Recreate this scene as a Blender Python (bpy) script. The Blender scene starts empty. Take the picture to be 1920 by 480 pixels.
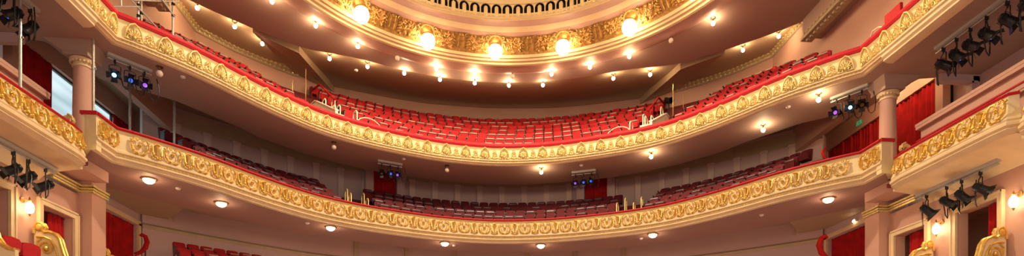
import bpy, math, random
import numpy as np
from mathutils import Matrix, Vector
from mathutils.geometry import tessellate_polygon
PI = math.pi
random.seed(7)
SC = bpy.context.scene
COL = SC.collection

# ------------------------------------------------------------------ camera, world, big lights, exposure
cam_d = bpy.data.cameras.new('camera'); cam = bpy.data.objects.new('camera', cam_d); COL.objects.link(cam)
cam.location = (-1.277, 0, 0); cam.rotation_euler = (PI/2, 0, -0.0749)
cam_d.sensor_width = 36; cam_d.lens = 1096*36/1920; cam_d.shift_y = 500/1920; cam_d.clip_end = 200
SC.camera = cam
SC.view_settings.view_transform = 'Standard'; SC.view_settings.look = 'None'
SC.view_settings.gamma = 1; SC.view_settings.use_curve_mapping = False
SC.view_settings.exposure = 0.15
W = bpy.data.worlds.new('world'); SC.world = W; W.use_nodes = True
W.node_tree.nodes['Background'].inputs[0].default_value = (1.0, .84, .69, 1)
W.node_tree.nodes['Background'].inputs[1].default_value = .52

def area(name, loc, target, size, power, color):
    l = bpy.data.lights.new(name, 'AREA'); l.shape = 'DISK'; l.size = size; l.energy = power; l.color = color
    o = bpy.data.objects.new(name, l); COL.objects.link(o); o.location = loc
    o.rotation_euler = (Vector(target)-Vector(loc)).to_track_quat('-Z', 'Y').to_euler(); return o
area('stage_fill', (-4, -4, 7.5), (0, 25, 9), 5, 260, (1, .86, .70))  # unseen fill lights added on the stage side
area('stage_fill', (6, -4, 7.5), (0, 25, 9), 5, 260, (1, .86, .70))
LAMP_COL = (1.0, .66, .34)
HOUSE_COL = (1.0, .82, .57)

# ------------------------------------------------------------------ materials
def mat(name, col, rough=.6, metal=0, noise=0, nscale=3, emit=None, estr=0, bump=0, bscale=40, spec=.5, col2=None):
    m = bpy.data.materials.new(name); m.use_nodes = True; nt = m.node_tree
    b = nt.nodes['Principled BSDF']
    b.inputs['Base Color'].default_value = (*col, 1); b.inputs['Roughness'].default_value = rough
    b.inputs['Metallic'].default_value = metal; b.inputs['Specular IOR Level'].default_value = spec
    if emit: b.inputs['Emission Color'].default_value = (*emit, 1); b.inputs['Emission Strength'].default_value = estr
    tc = nt.nodes.new('ShaderNodeTexCoord')
    if noise or col2:
        n = nt.nodes.new('ShaderNodeTexNoise'); n.inputs['Scale'].default_value = nscale; n.inputs['Detail'].default_value = 4
        nt.links.new(tc.outputs['Object'], n.inputs['Vector'])
        r = nt.nodes.new('ShaderNodeValToRGB'); nt.links.new(n.outputs['Fac'], r.inputs['Fac'])
        a = col2 or tuple(c*(1-noise) for c in col)
        r.color_ramp.elements[0].color = (*a, 1); r.color_ramp.elements[1].color = (*col, 1)
        r.color_ramp.elements[0].position = .35; r.color_ramp.elements[1].position = .65
        nt.links.new(r.outputs['Color'], b.inputs['Base Color'])
    if bump:
        n2 = nt.nodes.new('ShaderNodeTexNoise'); n2.inputs['Scale'].default_value = bscale
        nt.links.new(tc.outputs['Object'], n2.inputs['Vector'])
        bp = nt.nodes.new('ShaderNodeBump'); bp.inputs['Strength'].default_value = bump; bp.inputs['Distance'].default_value = .01
        nt.links.new(n2.outputs['Fac'], bp.inputs['Height']); nt.links.new(bp.outputs['Normal'], b.inputs['Normal'])
    return m
M = dict(
    cream=mat('cream_plaster', (.86, .71, .40), .5, noise=.08, nscale=2),
    cornice=mat('cornice_paint', (.80, .62, .37), .5, noise=.1, nscale=2),
    gold=mat('gold_leaf', (.88, .58, .13), .30, .62, noise=.3, nscale=14),
    palegold=mat('pale_gold_leaf', (.90, .72, .30), .34, .35, noise=.22, nscale=12),
    darkgold=mat('aged_gold_leaf', (.62, .36, .10), .4, .5, noise=.45, nscale=9),
    pink=mat('pink_wall_paint', (.60, .35, .27), .75, noise=.06, nscale=.7, bump=.1),
    mauve=mat('mauve_wall_paint', (.62, .45, .44), .75, noise=.06, nscale=.7),
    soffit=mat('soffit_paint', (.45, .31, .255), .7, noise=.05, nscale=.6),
    brown=mat('brown_ceiling_paint', (.47, .34, .22), .65, noise=.06, nscale=.6),
    ringpink=mat('rose_moulding_paint', (.56, .36, .29), .5, noise=.05),
    olive=mat('olive_trim_paint', (.52, .42, .27), .5, metal=.1, noise=.1),
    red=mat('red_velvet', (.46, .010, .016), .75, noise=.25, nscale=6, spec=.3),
    shadered=mat('shaded_red_velvet', (.15, .010, .018), .7, noise=.3, nscale=6, spec=.3),  # red velvet darkened to stand for the shade on lower balcony chairs
    shadeboard=mat('shaded_board', (.20, .17, .22), .35, col2=(.08, .06, .09), nscale=1.3),  # board colour darkened for the same shade on those chairs
    ringgold=mat('orange_gold_leaf', (.95, .58, .20), .28, .35, noise=.35, nscale=12),
    pilaster=mat('pale_pilaster_paint', (.74, .56, .52), .7, noise=.05),
    shadesoffit=mat('shaded_soffit_paint', (.37, .215, .185), .7, noise=.05, nscale=.6),  # copy of the soffit paint with the lower underside's weaker light painted in
    rail=mat('red_plush_rail', (.52, .008, .02), .6, noise=.1, spec=.35),
    curtain=mat('red_curtain', (.46, .010, .012), .85, noise=.3, nscale=3, spec=.2),
    darkwood=mat('dark_wood', (.05, .018, .014), .4),
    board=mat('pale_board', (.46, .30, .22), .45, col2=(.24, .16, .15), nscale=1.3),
    black=mat('black_metal', (.012, .012, .014), .4, .3),
    steel=mat('galvanised_steel', (.62, .62, .60), .35, .7, noise=.2, nscale=20),
    brass=mat('brass', (.75, .50, .18), .3, .9),
    darkbrass=mat('dark_brass', (.20, .10, .04), .4, .7),
    ivory=mat('ivory_paint', (.86, .80, .62), .45),
    white=mat('white_plastic', (.75, .68, .62), .4),
    grey=mat('grey_painted_metal', (.50, .50, .46), .5),
    carpet=mat('dark_red_carpet', (.16, .02, .02), .9, noise=.3, nscale=20),
    globe=mat('lit_globe', (1, .9, .7), .3, emit=(1, .78, .48), estr=14),
    bigglobe=mat('lit_ring_globe', (1, .9, .7), .3, emit=(1, .72, .40), estr=27),
    bulb=mat('lit_bulb', (1, .9, .7), .3, emit=(1, .71, .38), estr=165),
    deadglass=mat('unlit_glass', (.62, .50, .44), .15),
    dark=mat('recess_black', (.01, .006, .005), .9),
    green=mat('exit_sign_green', (.02, .30, .12), .5, emit=(.05, .6, .25), estr=.25),
    blue=mat('blue_glint', (.02, .06, .35), .12, emit=(.05, .22, 1), estr=.6),  # blue glow painted into the lens for reflected light
    violet=mat('violet_glint', (.2, .03, .35), .12, emit=(.45, .15, 1), estr=.6),  # violet glow painted in likewise as a reflection
    redgel=mat('red_gel', (.3, .01, .02), .12, emit=(.8, .03, .04), estr=.25),
    ice=mat('ice_blue_lens', (.4, .6, .9), .1, emit=(.35, .65, 1), estr=1.6),
)

# ------------------------------------------------------------------ mesh helper
class MB:
    def __init__(s): s.v = []; s.f = []; s.m = []
    def add(s, v, f, mi=0):
        n = len(s.v); s.v += [tuple(p) for p in v]; s.f += [tuple(i+n for i in q) for q in f]; s.m += [mi]*len(f); return s
    def box(s, c, d, rz=0, mi=0, M4=None, taper=1):
        x, y, z = d[0]/2, d[1]/2, d[2]/2
        vs = [Vector((a*x*(taper if k < 0 else 1), b*y*(taper if k < 0 else 1), k*z)) for k in (-1, 1) for a, b in ((-1, -1), (1, -1), (1, 1), (-1, 1))]
        R = M4 if M4 is not None else Matrix.Rotation(rz, 4, 'Z')
        vs = [R @ v + Vector(c) for v in vs]
        return s.add(vs, [(3, 2, 1, 0), (4, 5, 6, 7), (0, 1, 5, 4), (1, 2, 6, 5), (2, 3, 7, 6), (3, 0, 4, 7)], mi)
    def tube(s, pts, r, n=6, mi=0, closed=False):
        pts = [Vector(p) for p in pts]; N = len(pts)
        rr = r if isinstance(r, (list, tuple)) else [r]*N
        ring = []; up = None
        for i, p in enumerate(pts):
            if closed: t = pts[(i+1) % N]-pts[i-1]
            else: t = pts[min(i+1, N-1)]-pts[max(i-1, 0)]
            t.normalize()
            if up is None: up = Vector((0, 0, 1)) if abs(t.z) < .9 else Vector((0, 1, 0))
            a = t.cross(up)
            if a.length < 1e-4: a = t.orthogonal()
            a.normalize(); b = a.cross(t).normalized(); up = b
            ring += [p+(a*math.cos(2*PI*k/n)+b*math.sin(2*PI*k/n))*rr[i] for k in range(n)]
        f = []
        for i in range(N if closed else N-1):
            j = (i+1) % N
            f += [(i*n+k, i*n+(k+1) % n, j*n+(k+1) % n, j*n+k) for k in range(n)]
        if not closed: f += [tuple(range(n-1, -1, -1)), tuple((N-1)*n+k for k in range(n))]
        return s.add(ring, f, mi)
    def ball(s, c, r, n=8, m=5, mi=0, R=None):
        if not isinstance(r, (list, tuple)): r = (r, r, r)
        v = []; c = Vector(c)
        P = [Vector((0, 0, -r[2]))]
        for j in range(1, m):
            a = -PI/2+PI*j/m
            P += [Vector((r[0]*math.cos(a)*math.cos(2*PI*k/n), r[1]*math.cos(a)*math.sin(2*PI*k/n), r[2]*math.sin(a))) for k in range(n)]
        P.append(Vector((0, 0, r[2])))
        if R is not None: P = [R @ p for p in P]
        f = [(0, 1+(k+1) % n, 1+k) for k in range(n)]
        for j in range(m-2):
            f += [(1+j*n+k, 1+j*n+(k+1) % n, 1+(j+1)*n+(k+1) % n, 1+(j+1)*n+k) for k in range(n)]
        L = len(P)-1; b = 1+(m-2)*n
        f += [(b+k, b+(k+1) % n, L) for k in range(n)]
        return s.add([p+c for p in P], f, mi)
    def lathe(s, prof, n=16, c=(0, 0, 0), mi=0, R=None, a0=0, a1=2*PI):
        full = abs(a1-a0-2*PI) < 1e-6; K = n if full else n+1
        v = []; c = Vector(c)
        for r, z in prof:
            for k in range(K):
                a = a0+(a1-a0)*k/n
                p = Vector((r*math.cos(a), r*math.sin(a), z))
                if R is not None: p = R @ p
                v.append(p+c)
        f = []
        for j in range(len(prof)-1):
            for k in range(n):
                k2 = (k+1) % K
                f.append((j*K+k, j*K+k2, (j+1)*K+k2, (j+1)*K+k))
        return s.add(v, f, mi)
    def prism(s, poly, z0, z1, mi=0):
        """horizontal polygon between two heights"""
        t = tessellate_polygon([[Vector((x, y, 0)) for x, y in poly]]); n = len(poly)
        s.add([(x, y, z0) for x, y in poly]+[(x, y, z1) for x, y in poly],
              [tuple(q) for q in t]+[tuple(i+n for i in q) for q in t]+[(i, (i+1) % n, (i+1) % n+n, i+n) for i in range(n)], mi)
        return s
    def plate(s, poly, M4, th, mi=0):
        """polygon in the local u,v plane with thickness along w"""
        t = tessellate_polygon([[Vector((x, y, 0)) for x, y in poly]]); n = len(poly)
        v = [M4 @ Vector((x, y, -th/2)) for x, y in poly]+[M4 @ Vector((x, y, th/2)) for x, y in poly]
        return s.add(v, [tuple(q) for q in t]+[tuple(i+n for i in q) for q in t]+[(i, (i+1) % n, (i+1) % n+n, i+n) for i in range(n)], mi)
    def sweep(s, P, N, prof, mi=0, close=False):
        """P plan points, N normals (towards the stage); prof = (offset, z)"""
        k = len(prof)
        v = [(p[0]+n[0]*o, p[1]+n[1]*o, z) for p, n in zip(P, N) for o, z in prof]
        f = []
        kk = k if close else k-1
        for i in range(len(P)-1):
            f += [(i*k+j, i*k+(j+1) % k, (i+1)*k+(j+1) % k, (i+1)*k+j) for j in range(kk)]
        if close: f += [tuple(range(k)), tuple((len(P)-1)*k+j for j in range(k))]
        return s.add(v, f, mi)
    def build(s, name, mats, parent=None, world=True, ang=32, flip=False):
        me = bpy.data.meshes.new(name); v = s.v
        if parent is not None and world:
            L = parent.location; v = [(p[0]-L.x, p[1]-L.y, p[2]-L.z) for p in v]
        me.from_pydata(v, [], s.f)
        if not isinstance(mats, (list, tuple)): mats = [mats]
        for m in mats: me.materials.append(m)
        me.polygons.foreach_set('material_index', s.m); me.polygons.foreach_set('use_smooth', [True]*len(s.f))
        me.update()
        import bmesh
        bm = bmesh.new(); bm.from_mesh(me); bmesh.ops.recalc_face_normals(bm, faces=bm.faces); bm.to_mesh(me); bm.free()
        me.set_sharp_from_angle(angle=math.radians(ang))
        o = bpy.data.objects.new(name, me); COL.objects.link(o)
        if parent is not None: o.parent = parent
        return o

def tag(o, label, cat, group=None, kind=None):
    o['label'] = label; o['category'] = cat
    if group: o['group'] = group
    if kind: o['kind'] = kind
    return o
def thing(name, label, cat, loc=(0, 0, 0), rz=0, group=None):
    o = bpy.data.objects.new(name, None); COL.objects.link(o); o.empty_display_size = .2
    o.location = loc; o.rotation_euler = (0, 0, rz); return tag(o, label, cat, group)
def struct(o, kind='structure'): o['kind'] = kind; return o
def copy_tree(o, parent=None):
    c = o.copy(); COL.objects.link(c); c.parent = parent
    for ch in list(o.children): copy_tree(ch, c)
    return c
def frame(o, u, v, w):
    m = Matrix.Identity(4)
    for i, a in enumerate((u, v, w)): m[0][i], m[1][i], m[2][i] = a
    m[0][3], m[1][3], m[2][3] = o
    return m
ORD = ['', 'first', 'second', 'third', 'fourth', 'fifth', 'sixth', 'seventh', 'eighth', 'ninth', 'tenth', 'eleventh', 'twelfth', 'thirteenth', 'fourteenth', 'fifteenth', 'sixteenth', 'seventeenth', 'eighteenth', 'nineteenth', 'twentieth']
ORD += ['twenty-'+x for x in ORD[1:10]]+['thirtieth']+['thirty-'+x for x in ORD[1:10]]+['fortieth']

# ------------------------------------------------------------------ the common plan curve of both balcony fronts
half = [(0, 28.40), (1.0, 28.33), (1.86, 28.18), (2.75, 27.97), (3.7, 27.62), (4.6, 27.23), (5.4, 26.85), (6.25, 26.38), (7.2, 25.72), (7.9, 25.08),
        (8.7, 24.15), (9.3, 23.35), (9.85, 22.55), (10.3, 21.85), (10.9, 21.05), (11.5, 20.38), (12.0, 19.85), (12.45, 19.45)]
ctrl = np.array([(-x, y) for x, y in half[:0:-1]]+half)
def catmull(c, per=8):
    out = []
    for i in range(len(c)-1):
        p0, p1, p2, p3 = c[max(i-1, 0)], c[i], c[i+1], c[min(i+2, len(c)-1)]
        for k in range(per):
            t = k/per
            out.append(.5*((2*p1)+(-p0+p2)*t+(2*p0-5*p1+4*p2-p3)*t*t+(-p0+3*p1-3*p2+p3)*t**3))
    out.append(c[-1]); return np.array(out)
CUR = catmull(ctrl)
for _ in range(3):                      # light smoothing keeps the ends
    CUR[1:-1] = (CUR[:-2]+2*CUR[1:-1]+CUR[2:])/4
seg = np.linalg.norm(np.diff(CUR, axis=0), axis=1); SLEN = np.concatenate([[0], np.cumsum(seg)]); SMID = SLEN[-1]/2; LTOT = SLEN[-1]
def cpt(s):
    """point and normal (to the stage) at arc length s measured from the middle"""
    q = s+SMID
    x = np.interp(q, SLEN, CUR[:, 0]); y = np.interp(q, SLEN, CUR[:, 1])
    e = .15
    a = np.array([np.interp(q-e, SLEN, CUR[:, 0]), np.interp(q-e, SLEN, CUR[:, 1])]); b = np.array([np.interp(q+e, SLEN, CUR[:, 0]), np.interp(q+e, SLEN, CUR[:, 1])])
    t = (b-a)/np.linalg.norm(b-a)
    return (x, y), (t[1], -t[0]), (t[0], t[1])
def path_normals(P):
    P = [np.array(p, float) for p in P]; out = []
    for i in range(len(P)):
        ns = []
        if i > 0: t = P[i]-P[i-1]; t /= np.linalg.norm(t); ns.append(np.array([t[1], -t[0]]))
        if i < len(P)-1: t = P[i+1]-P[i]; t /= np.linalg.norm(t); ns.append(np.array([t[1], -t[0]]))
        n = sum(ns); n /= np.linalg.norm(n); n = n/max(.5, n @ ns[0]); out.append(n)
    return [tuple(p) for p in P], [tuple(n) for n in out]
def full_path(yend):
    step = .22; n = int(LTOT/step); mid = [cpt(-SMID+LTOT*i/n)[0] for i in range(n+1)]
    return path_normals([(-12.45, yend)]+mid+[(12.45, yend)])

# ------------------------------------------------------------------ ornaments (local: x along, y up, z out)
def arc(cx, cy, r, a0, a1, n, z=0, ry=None):
    ry = ry or r
    return [(cx+r*math.cos(a0+(a1-a0)*i/n), cy+ry*math.sin(a0+(a1-a0)*i/n), z) for i in range(n+1)]
def spiral(cx, cy, r0, r1, a0, turns, n, z=0):
    return [(cx+(r0+(r1-r0)*i/n)*math.cos(a0+turns*2*PI*i/n), cy+(r0+(r1-r0)*i/n)*math.sin(a0+turns*2*PI*i/n), z+.015*i/n) for i in range(n+1)]
def orn_shell():
    b = MB()
    b.tube([(-.25, -.25, .0), (-.235, -.12, .02), (-.20, .06, .03), (-.12, .20, .035), (0, .26, .04), (.12, .20, .035), (.20, .06, .03), (.235, -.12, .02), (.25, -.25, 0)], [.02, .026, .03, .03, .035, .03, .03, .026, .02], 6)
    for k in range(-3, 4):
        a = PI/2+k*.38; L = .34-.03*abs(k)
        R = Matrix.Rotation(a, 3, 'Z')
        b.ball((math.cos(a)*L*.55, -.17+math.sin(a)*L*.55, .025), (L*.42, .030, .035), 8, 5, R=R)
    for sx in (-1, 1):
        b.tube(spiral(sx*.12, -.20, .085, .02, PI/2 if sx > 0 else PI/2, -sx*1.1, 12, .02), .02, 5)
        b.ball((sx*.20, -.235, .02), (.06, .03, .03), 6, 4)
    b.ball((0, -.18, .05), (.05, .06, .05), 8, 5)
    return b
def orn_scroll():
    b = MB()
    b.tube(arc(0, .07, .075, 0, 2*PI, 12, .02)[:-1], .018, 5, closed=True); b.ball((0, .07, .02), .032, 8, 4)
    for sx in (-1, 1):
        b.tube([(sx*.02, -.24, .01), (sx*.10, -.20, .03), (sx*.12, -.10, .035), (sx*.06, -.04, .03), (sx*.03, -.08, .02)], [.015, .025, .025, .02, .012], 5)
        b.ball((sx*.15, -.19, .02), (.05, .028, .025), 6, 4); b.ball((sx*.10, .0, .02), (.022, .03, .02), 6, 4)
    b.ball((0, -.14, .04), (.035, .06, .035), 6, 4); b.ball((0, -.23, .03), (.05, .025, .03), 6, 4)
    return b
def orn_medallion():
    b = MB()
    for sx in (-1, 1):
        p = [(sx*.06, .22, .02), (sx*.16, .22, .03), (sx*.235, .13, .035), (sx*.255, -.0, .035), (sx*.225, -.13, .035), (sx*.13, -.23, .035), (0, -.255, .03)]
        b.tube(p, [.014, .022, .026, .028, .030, .028, .02], 6)
        b.tube(spiral(sx*.085, .19, .05, .015, PI/2, sx*1.0, 8, .02), .014, 5)
        b.ball((sx*.265, .16, .02), .03, 6, 4); b.ball((sx*.10, -.27, .02), (.05, .025, .025), 6, 4)
        b.tube([(sx*.05, -.14, .02), (sx*.12, -.12, .03), (sx*.15, -.03, .025), (sx*.13, .05, .02)], .013, 5)
        for a in (.3, -.2, -.7, -1.2): b.ball((sx*.255*math.cos(a), .255*math.sin(a), .055), .022, 6, 4)
    for k in range(5):
        a = PI/2+k*2*PI/5; b.ball((.045*math.cos(a), .02+.045*math.sin(a), .02), .03, 6, 4)
    b.ball((0, .02, .045), .028, 6, 4)
    return b
def orn_urn():
    b = MB()
    b.lathe([(.0, -.17), (.03, -.16), (.022, -.1), (.045, .02), (.065, .12), (.05, .14), (.08, .17), (0, .18)], 8, (0, 0, .02), R=Matrix.Rotation(-PI/2, 3, 'X'))
    b.tube([(-.11, .2, .02), (0, .225, .03), (.11, .2, .02)], .016, 5)
    for sx in (-1, 1):
        b.tube([(sx*.17, .20, .02), (sx*.13, .06, .03), (sx*.14, -.08, .04), (sx*.10, -.20, .045), (sx*.03, -.22, .04)], [.012, .022, .03, .032, .02], 6)
        b.ball((sx*.12, -.14, .06), (.045, .05, .035), 7, 4); b.ball((sx*.06, -.22, .06), (.045, .035, .035), 7, 4)
        b.ball((sx*.15, -.22, .03), (.04, .03, .03), 6, 4); b.ball((sx*.17, .03, .02), .022, 6, 4)
    b.ball((0, -.25, .05), (.04, .03, .035), 7, 4)
    return b
def orn_foliage(seed, w=.42, h=.30, n=60):
    rd = random.Random(seed); b = MB()
    for _ in range(n):
        x = rd.uniform(-w, w); y = rd.uniform(-h, h); a = rd.uniform(0, PI); L = rd.uniform(.04, .085)
        b.ball((x, y, rd.uniform(.0, .09)), (L, L*.45, .045), 6, 4, R=Matrix.Rotation(a, 3, 'Z'))
    b.box((0, 0, -.02), (2*w+.1, 2*h+.02, .05), mi=1)
    for _ in range(6):
        x = rd.uniform(-w, w)*.8; y = rd.uniform(-h, h)*.7
        b.tube(spiral(x, y, .11, .02, rd.uniform(0, 6), rd.choice((-1, 1))*1.2, 10, .03), .018, 5)
    return b
def master(builder, name, m):
    o = builder.build(name, m, world=False); me = o.data; bpy.data.objects.remove(o); return me
ME = dict(shell=master(orn_shell(), 'shell_ornament', M['palegold']), scroll=master(orn_scroll(), 'scroll_ornament', M['palegold']),
          medallion=master(orn_medallion(), 'medallion_ornament', M['gold']), urn=master(orn_urn(), 'urn_ornament', M['gold']),
          foliage=[master(orn_foliage(i), 'foliage_ornament', [M['ringgold'], M['darkgold']]) for i in range(3)])
def place(me, name, parent, Mw):
    o = bpy.data.objects.new(name, me); COL.objects.link(o); o.parent = parent
    o.matrix_basis = Matrix.Translation(-Vector(parent.location)) @ Mw; return o
def fascia_frame(p, n, t, z, o, lean=0):
    w = Vector((n[0], n[1], 0)); u = Vector((-n[1], n[0], 0)); v = Vector((0, 0, 1))
    w2 = (w-v*lean).normalized(); v2 = w2.cross(u)
    return frame((p[0]+n[0]*o, p[1]+n[1]*o, z), u, v2, w2)

# ------------------------------------------------------------------ room shell
# back wall plan, levels 1 and 2 (behind the dress tiers)
bw = [(14.9, 25.6), (14.1, 26.4), (12.8, 27.6), (11.4, 28.75), (9.3, 30.35), (6.9, 31.55), (4.2, 32.5), (2, 33.05), (0, 33.2)]
BW = [(-x, y) for x, y in bw]+bw[-2::-1]
def dense(P, step=.4):
    out = []
    for a, b in zip(P[:-1], P[1:]):
        n = max(1, int(math.dist(a, b)/step))
        out += [(a[0]+(b[0]-a[0])*i/n, a[1]+(b[1]-a[1])*i/n) for i in range(n)]
    return out+[P[-1]]
def smooth(P, it=6, keep=3):
    P = np.array(dense(P), float)
    for _ in range(it): P[1:-1] = (P[:-2]+2*P[1:-1]+P[2:])/4
    return [tuple(p) for p in P]
BWs = smooth(BW)
P, N = path_normals(BWs)
struct(MB().sweep(P, N, [(0, 3.0), (0, 8.3), (-.3, 8.3), (-.3, 3.0)], close=True).build('wall_back_lower', M['mauve']))
struct(MB().sweep(P, N, [(0, 8.3), (0, 12.6), (-.3, 12.6), (-.3, 8.3)], close=True).build('wall_back', M['mauve']))
# frieze band under the middle ceiling, pilasters and picture rail
struct(MB().sweep(P, N, [(0.02, 11.75), (.10, 11.80), (.12, 12.30), (0, 12.32)]).build('trim_1', M['olive']))
struct(MB().sweep(P, N, [(0.0, 7.00), (.07, 7.05), (.10, 7.12), (.04, 7.2), (0, 7.22)]).build('trim_2', M['olive']))
def along(P, d0=0):
    L = [0]
    for a, b in zip(P[:-1], P[1:]): L.append(L[-1]+math.dist(a, b))
    return L
L = along(P); LL = L[-1]
def at_path(P, N, L, s):
    x = np.interp(s, L, [p[0] for p in P]); y = np.interp(s, L, [p[1] for p in P]); nx = np.interp(s, L, [p[0] for p in N]); ny = np.interp(s, L, [p[1] for p in N])
    k = math.hypot(nx, ny); return (x, y), (nx/k, ny/k)
k = 0
npil = 26
for i in range(npil):
    s = LL/2+(i-npil/2+.5)*1.27
    if s < .2 or s > LL-.2: continue
    p, n = at_path(P, N, L, s); x = p[0]
    if 5.0 < abs(x) < 6.6: continue
    rz = math.atan2(n[1], n[0])-PI/2
    o = MB().box((0, 0, 0), (.30, .16, 3.6)).box((0, 0, 1.72), (.36, .20, .10)).build('wall_pilaster', M['pilaster'])
    o.location = (p[0]+n[0]*.04, p[1]+n[1]*.04, 9.98); o.rotation_euler = (0, 0, rz)
    side = 'left of centre' if x < -.3 else 'right of centre' if x > .3 else 'at the centre'
    tag(struct(o), 'flat pale mauve pilaster on the wall behind the lower balcony seats', 'pilaster', 'pilasters behind the lower balcony')
    p2 = p
for i, s in enumerate((6.2, 8.9, 11.6, LL-11.6, LL-8.9, LL-6.2)):
    p, n = at_path(P, N, L, s+3.5 if s < LL/2 else s-3.5)
    o = MB().box((0, 0, 0), (.22, .10, 5.2)).build('wall_pilaster', M['olive'])
    o.location = (p[0]+n[0]*.04, p[1]+n[1]*.04, 5.7); o.rotation_euler = (0, 0, math.atan2(n[1], n[0])-PI/2)
    tag(struct(o), 'tan pilaster strip on the wall under the lower balcony', 'pilaster', 'pilasters under the lower balcony')

# lower side walls with door openings (plane x = +-14), head 5.68
def wall_x(name, x, ys, zs, openings, m, th=.3, s=1):
    """wall in plane x with rectangular openings [(y0,y1,z0,z1)]"""
    b = MB()
    cuts = sorted(set([ys[0], ys[1]]+[q for o in openings for q in o[:2]]))
    for y0, y1 in zip(cuts[:-1], cuts[1:]):
        ops = [o for o in openings if o[0] <= y0 and o[1] >= y1]
        z = zs[0]
        for o in sorted(ops, key=lambda q: q[2]):
            if o[2] > z: b.box((x+s*th/2, (y0+y1)/2, (z+o[2])/2), (th, y1-y0, o[2]-z))
            z = o[3]
        if z < zs[1]: b.box((x+s*th/2, (y0+y1)/2, (z+zs[1])/2), (th, y1-y0, zs[1]-z))
    return struct(b.build(name, m))
for s, side in ((-1, 'left'), (1, 'right')):
    wall_x('wall_'+side, s*14, (-3, 20.9), (-1.7, 6.55), [(18.45, 19.85, 3.2, 5.68), (15.75, 17.2, 3.2, 5.68)], M['pink'], .35, s)
    wall_x('wall_%s_lobby' % side, s*15, (20.9, 26.6), (-1.7, 8.2), [(22.5, 25.4, 3.2, 7.05)], M['mauve'], .3, s)
    # pier between box wall and the curtained opening
    b = MB(); b.box((s*14.1, 20.55, 2.83), (1.0, .75, 9.06)); b.box((s*13.75, 19.6, 7.18), (1.2, 1.4, .36)); b.box((s*14.55, 20.9, 2.5), (1.1, .2, 8.4))
    struct(b.build('wall_pier_'+side, M['pink']))
    b = MB(); q = [(s*13.98, 18.9), (s*13.98, 20.14), (s*13.58, 20.14), (s*13.58, 20.95)]
    for dz, w in ((6.66, .07), (6.74, .10), (6.83, .15)):
        b.box((s*13.95, 19.5, dz), (w, 1.3, .06)); b.box((s*13.78, 20.15, dz), (.44+w, w, .06)); b.box((s*13.58, 20.55, dz), (w, .86, .06))
    struct(b.build('trim_3', M['palegold']))
    # frames of box doors
    for y0, y1 in ((18.45, 19.85), (15.75, 17.2)):
        b = MB(); x = s*13.96
        for dy, z0, z1 in ((y0-.09, 3.2, 5.86), (y1+.09, 3.2, 5.86)):
            b.box((x, dy, (z0+z1)/2), (.10, .18, z1-z0)); b.box((x-s*.04, dy+(-.07 if dy < (y0+y1)/2 else .07), (z0+z1)/2), (.08, .05, z1-z0))
        b.box((x, (y0+y1)/2, 5.77), (.10, y1-y0, .18)); b.box((x-s*.04, (y0+y1)/2, 5.84), (.08, y1-y0+.36, .05))
        struct(b.build('trim_4', M['cornice']))
    b = MB(); x = s*14.97
    for dy in (22.42, 25.48): b.box((x, dy, 5.15), (.10, .18, 3.95))
    b.box((x, 23.95, 7.14), (.10, 3.24, .18)); struct(b.build('trim_5', M['cornice']))
    # small corridors behind the doors
    b = MB(); b.box((s*15.9, 17.9, 4.6), (.2, 5.6, 3.0)); b.box((s*15.1, 17.9, 6.1), (1.7, 5.6, .15)); b.box((s*15.1, 17.9, 3.1), (1.7, 5.6, .15))
    b.box((s*15.1, 20.5, 4.6), (1.5, .2, 3.0)); b.box((s*15.1, 15.2, 4.6), (1.5, .2, 3.0)); struct(b.build('wall_corridor_'+side, M['pink']))
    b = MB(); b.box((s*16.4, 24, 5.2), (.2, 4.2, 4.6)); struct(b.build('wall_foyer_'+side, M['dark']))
    # middle level side walls
    wall_x('wall_%s_middle' % side, s*16, (20.1, 27.8), (7.5, 12.7), [(20.45, 27.0, 7.5, 11.75)], M['pink'], .3, s)
    b = MB(); b.box((s*16.6, 12, 9.7), (.2, 16.4, 4.6)); struct(b.build('wall_%s_box' % side, M['mauve']))
    b = MB(); Pp, Nn = path_normals([(s*14.05, 26.4), (s*14.9, 26.9), (s*16.1, 27.1)][::s]); b.sweep(Pp, Nn, [(0, 7.5), (0, 12.7), (-.2, 12.7), (-.2, 7.5)], close=True)
    struct(b.build('wall_%s_return' % side, M['pink']))
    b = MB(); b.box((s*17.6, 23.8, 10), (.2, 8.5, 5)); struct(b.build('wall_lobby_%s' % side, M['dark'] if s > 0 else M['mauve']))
    # portal frame at the back of the side box
    b = MB(); b.box((s*15.9, 19.2, 11.03), (1.7, .22, .24)); b.box((s*16.40, 19.2, 9.6), (.26, .22, 3.0)); b.box((s*15.75, 19.15, 10.88), (1.3, .2, .08)); b.box((s*16.22, 19.15, 9.5), (.08, .2, 2.8))
    struct(b.build('trim_6', M['mauve']))
    # parapet of the raised side gallery
    b = MB(); y0, y1 = 4, 19.3
    b.box((s*14.75, (y0+y1)/2, 8.4), (.5, y1-y0, 2.0)); b.box((s*14.68, (y0+y1)/2+.05, 9.42), (.62, y1-y0+.12, .10)); b.box((s*14.63, (y0+y1)/2+.03, 9.30), (.55, y1-y0+.06, .10)); b.box((s*14.45, (y0+y1)/2, 8.72), (.20, y1-y0+.1, .10)); b.box((s*14.42, (y0+y1)/2, 8.62), (.14, y1-y0+.1, .06))
    g = thing('side_gallery_parapet', '%s-hand pink gallery wall with stepped ledge behind the middle box' % side, 'parapet', (s*14.6, 12, 7.4))
    b.build('parapet_wall', M['pink'], g); bb = MB(); bb.box((s*14.33, (y0+y1)/2, 8.82), (.05, y1-y0, .05)); bb.build('red_trim', M['rail'], g)['label'] = 'thin red padded strip'
    # upper level side wall and back bay wall
    up = [(s*14, 6), (s*14, 28.3), (s*12.8, 29.85), (s*11.25, 31.3), (s*10.2, 32.1), (s*9.0, 34.45)]
    U = up if s < 0 else up[::-1]
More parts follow.
